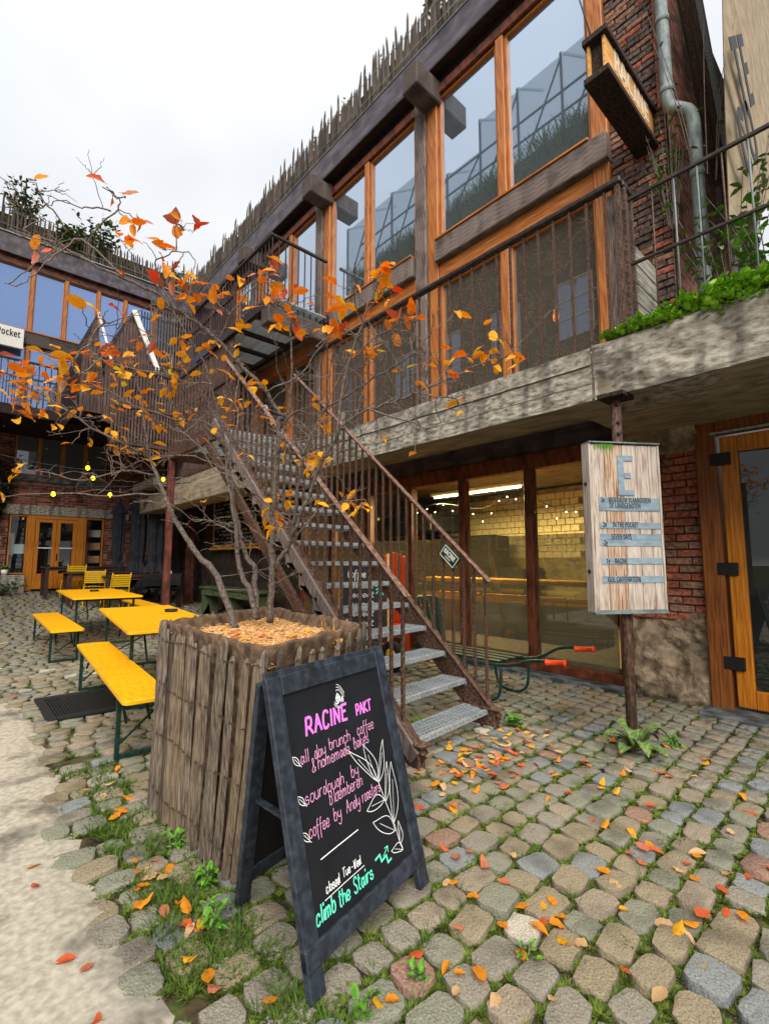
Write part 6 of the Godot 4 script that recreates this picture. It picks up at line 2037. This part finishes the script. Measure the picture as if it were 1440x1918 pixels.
func beer_piece(called: String, label: String, cat: String, at: Vector3, turn: float, wd: float, len: float, hgt: float) -> Node3D:
	var t := thing(called, label, cat, at)
	O = Vector3.ZERO
	var st := S(true)
	# rounded rectangular top
	var pts := []
	var r := 0.05
	for c in [[1, 1], [-1, 1], [-1, -1], [1, -1]]:
		for k in 5:
			var a0: float = [0.0, PI / 2, PI, PI * 1.5][[[1, 1], [-1, 1], [-1, -1], [1, -1]].find(c)] + PI / 8 * k
			pts.append(Vector3(c[0] * (wd * 0.5 - r) + cos(a0) * r, 0, c[1] * (len * 0.5 - r) + sin(a0) * r))
	st.set_smooth_group(-1)
	var lv := [[-0.032, 0.985], [-0.028, 1.0], [-0.005, 1.0], [0.0, 0.99]]
	for i in 3:
		for k in pts.size():
			var a: Vector3 = pts[k]
			var b: Vector3 = pts[(k + 1) % pts.size()]
			var s0 := Vector3(1.0 - (1.0 - lv[i][1]) * 0.5, 1, lv[i][1])
			var s1 := Vector3(1.0 - (1.0 - lv[i + 1][1]) * 0.5, 1, lv[i + 1][1])
			poly(st, [a * s0 + Vector3(0, hgt + lv[i][0], 0), b * s0 + Vector3(0, hgt + lv[i][0], 0), b * s1 + Vector3(0, hgt + lv[i + 1][0], 0), a * s1 + Vector3(0, hgt + lv[i + 1][0], 0)], a + b + Vector3(0, 0.01, 0))
	var top := []
	var bot := []
	for p in pts:
		top.append(p * Vector3(0.995, 1, 0.99) + Vector3(0, hgt, 0))
		bot.append(p * Vector3(0.9925, 1, 0.985) + Vector3(0, hgt - 0.032, 0))
	poly(st, top, Vector3.UP)
	poly(st, bot, Vector3.DOWN)
	part("top", st, m.yellow_paint, t)
	for s in [-1.0, 1.0]:
		frame_leg(t, 0.0, s * (len * 0.5 - 0.33), wd * 0.82, hgt - 0.033, -s * 0.32)
	t.rotation.y = turn
	return t

func ashtray(label: String, at: Vector3) -> void:
	var st := S(true)
	O = Vector3.ZERO
	lathe(st, Vector3.ZERO, [Vector2(0.001, 0.004), Vector2(0.06, 0.004), Vector2(0.075, 0.035), Vector2(0.085, 0.036), Vector2(0.08, 0.0), Vector2(0.001, 0.0)], 16)
	single("ashtray", st, m.black_metal, label, "ashtray", at, "ashtrays on the yellow tables")

func parasol(label: String, at: Vector3, hgt: float, wide: float, sd: int, letter: bool) -> void:
	var t := thing("folded_parasol", label, "parasol", at, "folded black parasols")
	O = Vector3.ZERO
	rng.seed = sd
	var st := S(true)
	var n := 40
	var rows := []
	var lv := [[0.12, 1.3], [0.15, 1.25], [0.24, 1.05], [0.34, 0.66], [0.36, 0.52], [0.38, 0.6], [0.5, 0.7], [0.7, 0.74], [0.85, 0.7], [0.87, 1.05], [0.93, 0.74], [1.0, 0.12]]
	for l in lv:
		var row := []
		for k in n:
			var a := TAU * k / n
			var f: float = 1.0 + 0.34 * sin(a * 8.0 + sd) * (1.0 - 0.4 * l[0]) + 0.1 * sin(a * 3.0 + sd * 2.0)
			var y: float = l[0] * hgt + 0.06 * sin(a * 5.0 + sd) * (1.0 if l[0] < 0.2 else (0.4 if absf(l[0] - 0.88) < 0.02 else 0.0))
			row.append(Vector3(cos(a) * wide * 0.5 * l[1] * f, y, sin(a) * wide * 0.5 * l[1] * f))
		rows.append(row)
	for i in range(rows.size() - 1):
		for k in n:
			var a: Vector3 = rows[i][k]
			var b: Vector3 = rows[i][(k + 1) % n]
			var c: Vector3 = rows[i + 1][(k + 1) % n]
			var d: Vector3 = rows[i + 1][k]
			tri(st, a, b, c, (a + c) * Vector3(1, 0, 1) + Vector3(0, 0.02, 0))
			tri(st, a, c, d, (a + c) * Vector3(1, 0, 1) + Vector3(0, 0.02, 0))
	part("canopy", st, m.black_cloth, t)
	st = S(true)
	tube(st, [Vector3.ZERO, Vector3(0, hgt + 0.06, 0)], 0.03, 8)
	part("pole", st, m.black_metal, t)
	st = S()
	box(st, Vector3(0, 0.05, 0), Vector3(0.6, 0.09, 0.6), 0.02)
	part("foot", st, m.black_metal, t)
	st = S(true)
	tube(st, [Vector3(wide * 0.27, 0.35 * hgt, 0), Vector3(0, 0.35 * hgt, wide * 0.27), Vector3(-wide * 0.27, 0.35 * hgt, 0), Vector3(0, 0.35 * hgt, -wide * 0.27), Vector3(wide * 0.27, 0.35 * hgt, 0)], 0.012, 5)
	part("tie", st, m.rubber, t)
	if letter:
		O = Vector3.ZERO
		lettering("B", "letter", Vector3(0.12, 0.2 * hgt, wide * 0.72), 0.3, Basis(Vector3.UP, -0.2), m.white_paint, t, "Droid Sans:700", 0.9, 0.01)

func chair(label: String, at: Vector3, turn: float, mt: Material) -> void:
	var t := thing("garden_chair", label, "chair", at, "metal garden chairs")
	O = Vector3.ZERO
	var st := S()
	for k in 6:
		box(st, Vector3(-0.2 + k * 0.08, 0.58, 0), Vector3(0.065, 0.015, 0.46), 0.004)
	part("seat", st, mt, t)
	st = S()
	for k in 6:
		box(st, Vector3(0, 0.7 + k * 0.055, -0.24 - k * 0.012), Vector3(0.48, 0.045, 0.012), 0.004)
	part("backrest", st, mt, t)
	for sx in [-1.0, 1.0]:
		for sz in [-1.0, 1.0]:
			st = S(true)
			var top := Vector3(sx * 0.23, 0.58 if sz > 0 else 1.04, sz * 0.22 - (0.1 if sz < 0 else 0.0))
			tube(st, curve([Vector3(sx * 0.25, 0, sz * 0.26), Vector3(sx * 0.24, 0.55, sz * 0.22), top], 3), 0.014, 6)
			part("leg", st, mt, t)
	t.rotation.y = turn

func dark_table(label: String, at: Vector3, len: float) -> void:
	var t := thing("dark_table", label, "table", at, "dark slatted tables by the parasols")
	O = Vector3.ZERO
	for k in 6:
		var st := S()
		box(st, Vector3(0, 0.88, -0.35 + k * 0.14), Vector3(len, 0.04, 0.132), 0.005)
		part("slat", st, m.table_dark, t)
	for sx in [-1.0, 1.0]:
		for sz in [-1.0, 1.0]:
			var st := S()
			box(st, Vector3(sx * (len * 0.5 - 0.08), 0.43, sz * 0.36), Vector3(0.09, 0.86, 0.09), 0.005)
			part("leg", st, m.table_dark, t)
	var st2 := S()
	for s in [-1.0, 1.0]:
		box(st2, Vector3(0, 0.82, s * 0.36), Vector3(len - 0.2, 0.08, 0.03))
	part("apron", st2, m.table_dark, t)

func furniture() -> void:
	beer_piece("beer_table", "nearer yellow beer table, half hidden behind the planter", "table", Vector3(1.98, 0, -6.6), -0.117, 0.95, 2.95, 0.82)
	beer_piece("beer_table", "farther yellow beer table with the dark tables behind it", "table", Vector3(2.25, 0.02, -11.2), -0.06, 1.1, 3.1, 0.86)
	beer_piece("beer_bench", "nearer yellow beer bench beside the black grid mat", "bench", Vector3(1.28, 0, -5.42), -0.075, 0.34, 3.1, 0.5)
	beer_piece("beer_bench", "farther yellow beer bench standing alone at the left", "bench", Vector3(1.42, 0.0, -10.0), -0.03, 0.42, 3.1, 0.5)
	beer_piece("beer_bench", "yellow beer bench behind the farther yellow table, mostly hidden", "bench", Vector3(3.35, 0.06, -11.8), -0.06, 0.4, 3.0, 0.5)
	ashtray("black ashtray on the nearer yellow table", Vector3(2.3, 0.82, -6.9))
	ashtray("black ashtray on the farther yellow table", Vector3(2.3, 0.88, -11.6))
	dark_table("farthest dark table in front of the orange double door", Vector3(3.1, rise(-17.3), -17.3), 2.1)
	dark_table("middle dark table behind the farther yellow table", Vector3(3.6, rise(-15.9), -15.9), 2.4)
	dark_table("nearest dark table, beside the folded parasols", Vector3(4.1, rise(-14.9), -14.9), 2.0)
	chair("yellow chair at the farthest dark table", Vector3(2.75, rise(-16.6), -16.7), PI + 0.1, m.yellow_dull)
	chair("yellow chair at the middle dark table", Vector3(3.0, rise(-15.2), -15.2), PI - 0.15, m.yellow_dull)
	chair("yellow chair behind the ashtray of the farther yellow table", Vector3(3.3, rise(-14.2), -14.2), PI + 0.2, m.yellow_dull)
	chair("black chair at the nearest dark table", Vector3(4.1, rise(-14.2), -14.1), PI, m.black_metal)
	chair("second black chair at the nearest dark table, closer to the red post", Vector3(4.75, rise(-14.2), -14.3), PI - 0.3, m.black_metal)
	parasol("slimmest folded black parasol, nearest the orange double door", Vector3(3.98, rise(-17.1), -17.1), 3.0, 0.42, 2, false)
	parasol("middle folded black parasol between the slim one and the largest", Vector3(4.42, rise(-16.5), -16.5), 3.2, 0.52, 5, false)
	parasol("largest folded black parasol with a white letter at its hem", Vector3(4.78, rise(-15.8), -15.8), 3.25, 0.72, 9, true)
	# grid mat
	var t := thing("grid_mat", "black slotted rubber mat under the nearer yellow bench", "mat", Vector3(1.1, 0, -6.0))
	var st := S()
	for s in [[0.78, 0.86], [1.42, 1.5]]:
		bb(st, Vector3(s[0], 0.0, -6.5), Vector3(s[1], 0.035, -5.55), 0.006)
	for s in [[-6.5, -6.42], [-5.63, -5.55]]:
		bb(st, Vector3(0.861, 0.0, s[0]), Vector3(1.419, 0.0345, s[1]), 0.006)
	part("border", st, m.rubber, t)
	st = S()
	for k in 22:
		bb(st, Vector3(0.87 + k * 0.025, 0.0, -6.42), Vector3(0.883 + k * 0.025, 0.03, -5.63))
	part("slats", st, m.rubber, t)
	# garden barrow
	t = thing("garden_barrow", "dark green garden barrow with slatted bed and orange grips by the stair", "barrow", Vector3(4.7, 0, -3.4))
	for x in [4.44, 4.98]:
		var far: float = 0.06 if x > 4.7 else 0.0
		st = S(true)
		tube(st, curve([Vector3(4.62 + (x - 4.71) * 0.25, 0.22, -4.9), Vector3(x, 0.36, -4.2), Vector3(x, 0.4, -3.1), Vector3(x + far, 0.5 + far, -2.72), Vector3(x + far, 0.53 + far, -2.4)], 5), 0.018, 8)
		part("handle_tube", st, m.green_metal, t)
		st = S(true)
		lathe(st, Vector3(x + far, 0.522 + far, -2.45), [Vector2(0.001, -0.1), Vector2(0.034, -0.1), Vector2(0.034, -0.088), Vector2(0.027, -0.084), Vector2(0.027, 0.09), Vector2(0.034, 0.094), Vector2(0.034, 0.104), Vector2(0.001, 0.106)], 12, Basis(Vector3.RIGHT, PI / 2 - 0.1))
		part("grip", st, m.orange_grip, t)
		st = S(true)
		tube(st, curve([Vector3(x, 0.39, -3.55), Vector3(x, 0.08, -3.5), Vector3(x, 0.015, -3.36), Vector3(x, 0.02, -3.2), Vector3(x, 0.12, -3.1), Vector3(x, 0.39, -3.08)], 4), 0.016, 8)
		part("leg", st, m.green_metal, t)
	for k in 4:
		part("bed_slat", B(Vector3(4.46 + k * 0.135, 0.415, -4.25), Vector3(4.54 + k * 0.135, 0.435, -3.12), 0.004), m.green_metal, t)
	for k in 3:
		part("cross_bar", B(Vector3(4.43, 0.395, -4.2 + k * 0.5), Vector3(4.99, 0.414, -4.16 + k * 0.5), 0.004), m.green_metal, t)
	st = S(true)
	tube(st, curve([Vector3(4.46, 0.42, -4.3), Vector3(4.46, 0.95, -4.42), Vector3(4.55, 1.03, -4.44), Vector3(4.87, 1.03, -4.44), Vector3(4.96, 0.95, -4.42), Vector3(4.96, 0.42, -4.3)], 4), 0.016, 8)
	part("front_frame", st, m.green_metal, t)
	for k in 3:
		st = S()
		bar(st, Vector3(4.55 + k * 0.16, 0.43, -4.32), Vector3(4.55 + k * 0.16, 1.01, -4.44), 0.13, 0.006)
		part("front_panel", st, m.green_metal, t)
	st = S(true)
	lathe(st, Vector3(4.6, 0.21, -4.95), [Vector2(0.11, -0.03), Vector2(0.19, -0.045), Vector2(0.21, 0.0), Vector2(0.19, 0.045), Vector2(0.11, 0.03), Vector2(0.11, -0.03)], 24, Basis(Vector3.BACK, PI / 2))
	var wh := part("wheel", st, m.rubber, t)
	st = S(true)
	lathe(st, Vector3(4.6, 0.21, -4.95), [Vector2(0.02, -0.05), Vector2(0.112, -0.026), Vector2(0.112, 0.026), Vector2(0.02, 0.05)], 16, Basis(Vector3.BACK, PI / 2))
	part("rim", st, m.yellow_paint, wh)
	# hanging box sign
	t = thing("hanging_sign", "long orange box sign in a dark rusty frame hanging off the facade end", "sign", Vector3(5.35, 6.7, -1.87))
	part("bottom_channel", B(Vector3(4.6, 6.46, -1.99), Vector3(6.0, 6.53, -1.73), 0.006), m.rust_dark, t)
	part("top_channel", B(Vector3(4.6, 6.92, -1.99), Vector3(6.0, 6.99, -1.73), 0.006), m.rust_dark, t)
	for z in [-1.96, -1.8]:
		part("panel", B(Vector3(4.64, 6.53, z), Vector3(5.98, 6.92, z + 0.03), 0.003), m.ply_face, t)
	part("end_web", B(Vector3(4.68, 6.531, -1.929), Vector3(4.72, 6.919, -1.801)), m.rust_dark, t)
	st = S(true)
	tube(st, [Vector3(4.63, 6.99, -1.9), Vector3(5.82, 10.3, -2.75)], 0.009, 5)
	part("cable", st, m.black_metal, t)
	lettering("RACINE", "letters", Vector3(4.84, 6.58, -1.768), 0.36, Basis(), m.sign_letters, t, "Droid Sans:700", 0.75, 0.006)
	# downpipe
	t = thing("downpipe", "grey zinc downpipe with a bend at the end of the brick strip", "pipe", Vector3(5.86, 3.4, -1.5))
	st = S(true)
	tube(st, [Vector3(5.86, 13.0, -1.58), Vector3(5.86, 6.9, -1.575), Vector3(5.86, 6.8, -1.56), Vector3(5.86, 6.73, -1.53), Vector3(5.85, 6.68, -1.48), Vector3(5.85, 6.63, -1.43), Vector3(5.84, 6.57, -1.38), Vector3(5.84, 6.49, -1.345), Vector3(5.84, 6.38, -1.33), Vector3(5.84, 3.4, -1.33)], 0.068, 16)
	part("pipe", st, m.zinc, t)
	for y in [[7.9, -1.575], [6.98, -1.57], [5.75, -1.33]]:
		st = S(true)
		lathe(st, Vector3(5.86 if y[1] < -1.5 else 5.84, y[0], y[1]), [Vector2(0.07, -0.04), Vector2(0.077, -0.035), Vector2(0.077, 0.035), Vector2(0.07, 0.04)], 16)
		part("collar", st, m.zinc, t)
	part("red_conduit", B(Vector3(5.93, 6.9, -1.7), Vector3(5.99, 13.0, -1.655), 0.01), m.brick_red, t)
	# beige banner
	t = thing("beige_banner", "large beige canvas banner with bold black letters at the right edge", "banner", Vector3(6.5, 5.5, -1.0))
	st = S(true)
	var rows := []
	for i in 17:
		var v := i / 16.0
		var x0 := lerpf(5.32, 7.1, v) - 0.12 * sin(v * PI)
		var row := []
		for j in 13:
			var u := j / 12.0
			var x := lerpf(x0, 17.0, u)
			row.append(Vector3(x, lerpf(4.7 + (x - 5.3) * 0.6, 14.0 + (x - 7.0) * 0.3, v), -0.98 + 0.05 * sin(u * 9.0 + v * 3.0) + 0.025 * sin(u * 31.0 - v * 6.0)))
		rows.append(row)
	for i in 16:
		for j in 12:
			for d in [0.0, -0.006]:
				var o2 := Vector3(0, 0, d)
				tri(st, rows[i][j] + o2, rows[i][j + 1] + o2, rows[i + 1][j + 1] + o2, Vector3(0, 0, 1.0 + d * 400.0))
				tri(st, rows[i][j] + o2, rows[i + 1][j + 1] + o2, rows[i + 1][j] + o2, Vector3(0, 0, 1.0 + d * 400.0))
	part("canvas", st, m.canvas, t)
	lettering("TE", "letters", Vector3(5.85, 5.85, -0.86), 0.95, Basis(Vector3.BACK, 0.72), m.ink, t, "Droid Sans:700", 0.9, 0.006)
	lettering("CO", "letters", Vector3(5.75, 5.1, -0.86), 0.85, Basis(Vector3.BACK, 0.72), m.ink, t, "Droid Sans:700", 0.9, 0.006)
	# string lights across the yard
	t = thing("string_lights", "two thin cables with small yellow bulbs strung across the back of the yard", "string lights", Vector3(2.5, 3.5, -12))
	for w in [[Vector3(0.2, 3.75, -12.5), Vector3(2.2, 3.5, -12.0), Vector3(5.4, 3.9, -11.5)], [Vector3(0.2, 3.2, -13.5), Vector3(2.6, 3.2, -12.3), Vector3(5.6, 3.75, -12.5)]]:
		st = S(true)
		tube(st, curve(w, 8), 0.009, 4)
		part("cable", st, m.black_metal, t)
	for p in [Vector3(2.11, 3.53, -12), Vector3(2.22, 3.32, -12), Vector3(1.52, 2.9, -12), Vector3(2.57, 2.98, -12), Vector3(3.68, 3.46, -12), Vector3(3.9, 3.22, -12), Vector3(4.6, 3.78, -12), Vector3(5.0, 3.7, -12)]:
		st = S(true)
		lathe(st, p, [Vector2(0.001, -0.05), Vector2(0.036, -0.03), Vector2(0.043, 0.0), Vector2(0.034, 0.035), Vector2(0.018, 0.05)], 10)
		var b := part("bulb", st, m.bulb_glow, t)
		st = S(true)
		tube(st, [p + Vector3(0, 0.05, 0), p + Vector3(0, 0.14, 0)], 0.02, 6)
		part("socket", st, m.black_metal, b)
	# chalk sign and red chair under the stair
	t = thing("menu_easel", "dark chalk menu sign leaning under the stair behind the treads", "chalkboard", Vector3(4.4, 0, -5.3))
	var q := Basis(Vector3.UP, -0.7) * Basis(Vector3.RIGHT, -0.18)
	st = S()
	box(st, Vector3(4.4, 0.95, -5.3), Vector3(0.62, 1.1, 0.02), 0.003, q)
	part("panel", st, m.board_black, t)
	for s in [-1.0, 1.0]:
		st = S()
		box(st, Vector3(4.4, 0.82, -5.3) + q * Vector3(s * 0.34, 0, 0.002), Vector3(0.05, 1.62, 0.035), 0.004, q)
		part("leg", st, m.ply_face, t)
	rng.seed = 8
	st = S()
	var sq := func(u: float, v: float) -> Vector3: return Vector3(4.4, 0.95, -5.3) + q * Vector3(u, v, 0.0115)
	handwrite(st, "Coffee", sq, -0.24, 0.02, 0.33, 0.06, 0.009, q.z)
	for k in 5: handwrite(st, "sweet", sq, -0.2 + 0.03 * (k % 2), 0.14, 0.18 - k * 0.13, 0.045, 0.007, q.z)
	part("chalk_lines", st, m.chalk_white, t)
	st = S()
	for k in 3: stroke(st, [sq.call(0.16, 0.1 + k * 0.05), sq.call(0.22, 0.16 + k * 0.04), sq.call(0.26, 0.08 + k * 0.05)], 0.014, q.z)
	part("drawn_clover", st, m.chalk_mint, t)
	t = thing("orange_chair", "orange-red painted wooden chair standing under the stair", "chair", Vector3(5.0, 0, -5.4))
	for k in 4:
		part("back_slat", B(Vector3(5.02 + k * 0.13, 0.55, -5.62), Vector3(5.13 + k * 0.13, 1.6 + 0.05 * sin(k * 1.1), -5.58), 0.008), m.red_orange, t)
	part("seat", B(Vector3(5.0, 0.5, -5.6), Vector3(5.54, 0.55, -5.1), 0.01), m.red_orange, t)
	for x in [5.02, 5.47]:
		for z in [-5.58, -5.15]:
			part("leg", B(Vector3(x, 0.0, z), Vector3(x + 0.06, 0.5, z + 0.06), 0.006), m.red_orange, t)
	part("arm", B(Vector3(5.5, 0.78, -5.6), Vector3(5.6, 0.83, -5.0), 0.01), m.red_orange, t)
	t = thing("window_menu", "pale blue menu sheet on a thin stand behind the left sidelight", "menu stand", Vector3(1.6, 1.12, -18.95))
	part("sheet", B(Vector3(1.46, 1.75, -18.96), Vector3(1.74, 2.05, -18.94)), m.paper, t)
	part("tall_sheet", B(Vector3(1.34, 1.7, -19.1), Vector3(1.48, 2.4, -19.08)), m.paper, t)
	st = S(true)
	tube(st, [Vector3(1.62, 1.12, -18.97), Vector3(1.62, 1.8, -18.97)], 0.015, 6)
	part("stand", st, m.black_metal, t)
	t = thing("potted_plant", "small plant in a white pot on the plinth by the left sidelight", "plant pot", Vector3(1.25, 1.1, -18.35))
	st = S(true)
	lathe(st, Vector3(1.25, 1.1, -18.35), [Vector2(0.001, 0.0), Vector2(0.07, 0.0), Vector2(0.09, 0.16), Vector2(0.08, 0.16), Vector2(0.07, 0.13), Vector2(0.001, 0.13)], 14)
	part("pot", st, m.white_paint, t)
	var lf := SurfaceTool.new()
	lf.begin(Mesh.PRIMITIVE_TRIANGLES)
	for i in 26:
		lf.append_from(leaf_mesh[i % 5], 0, Transform3D((Basis(Vector3.UP, rng.randf() * TAU) * Basis(Vector3.RIGHT, rng.randf_range(-1.2, -0.1))).scaled(Vector3.ONE * rng.randf_range(0.12, 0.22)), Vector3(0, 0.13, 0)))
	part("foliage", lf.commit(), m.herb, t)
	O = Vector3.ZERO

func _ready() -> void:
	setup()
	materials()
	ground()
	long_building()
	back_building()
	house_opposite()
	railings()
	paling_fence("paling_fence", "weathered paling fence along the roof edge of the long building", Vector3(5.83, 10.87, -1.3), Vector3(5.83, 10.87, -16.7), Vector3.RIGHT, 61, 0.054)
	paling_fence("paling_fence", "weathered paling fence on the roof of the end building", Vector3(-0.2, 10.9, -16.75), Vector3(5.95, 10.9, -16.75), Vector3.FORWARD, 62, 0.078)
	kitchen()
	stair()
	directory()
	planter()
	shrub()
	chalkboard()
	furniture()
	plants()
	fallen()
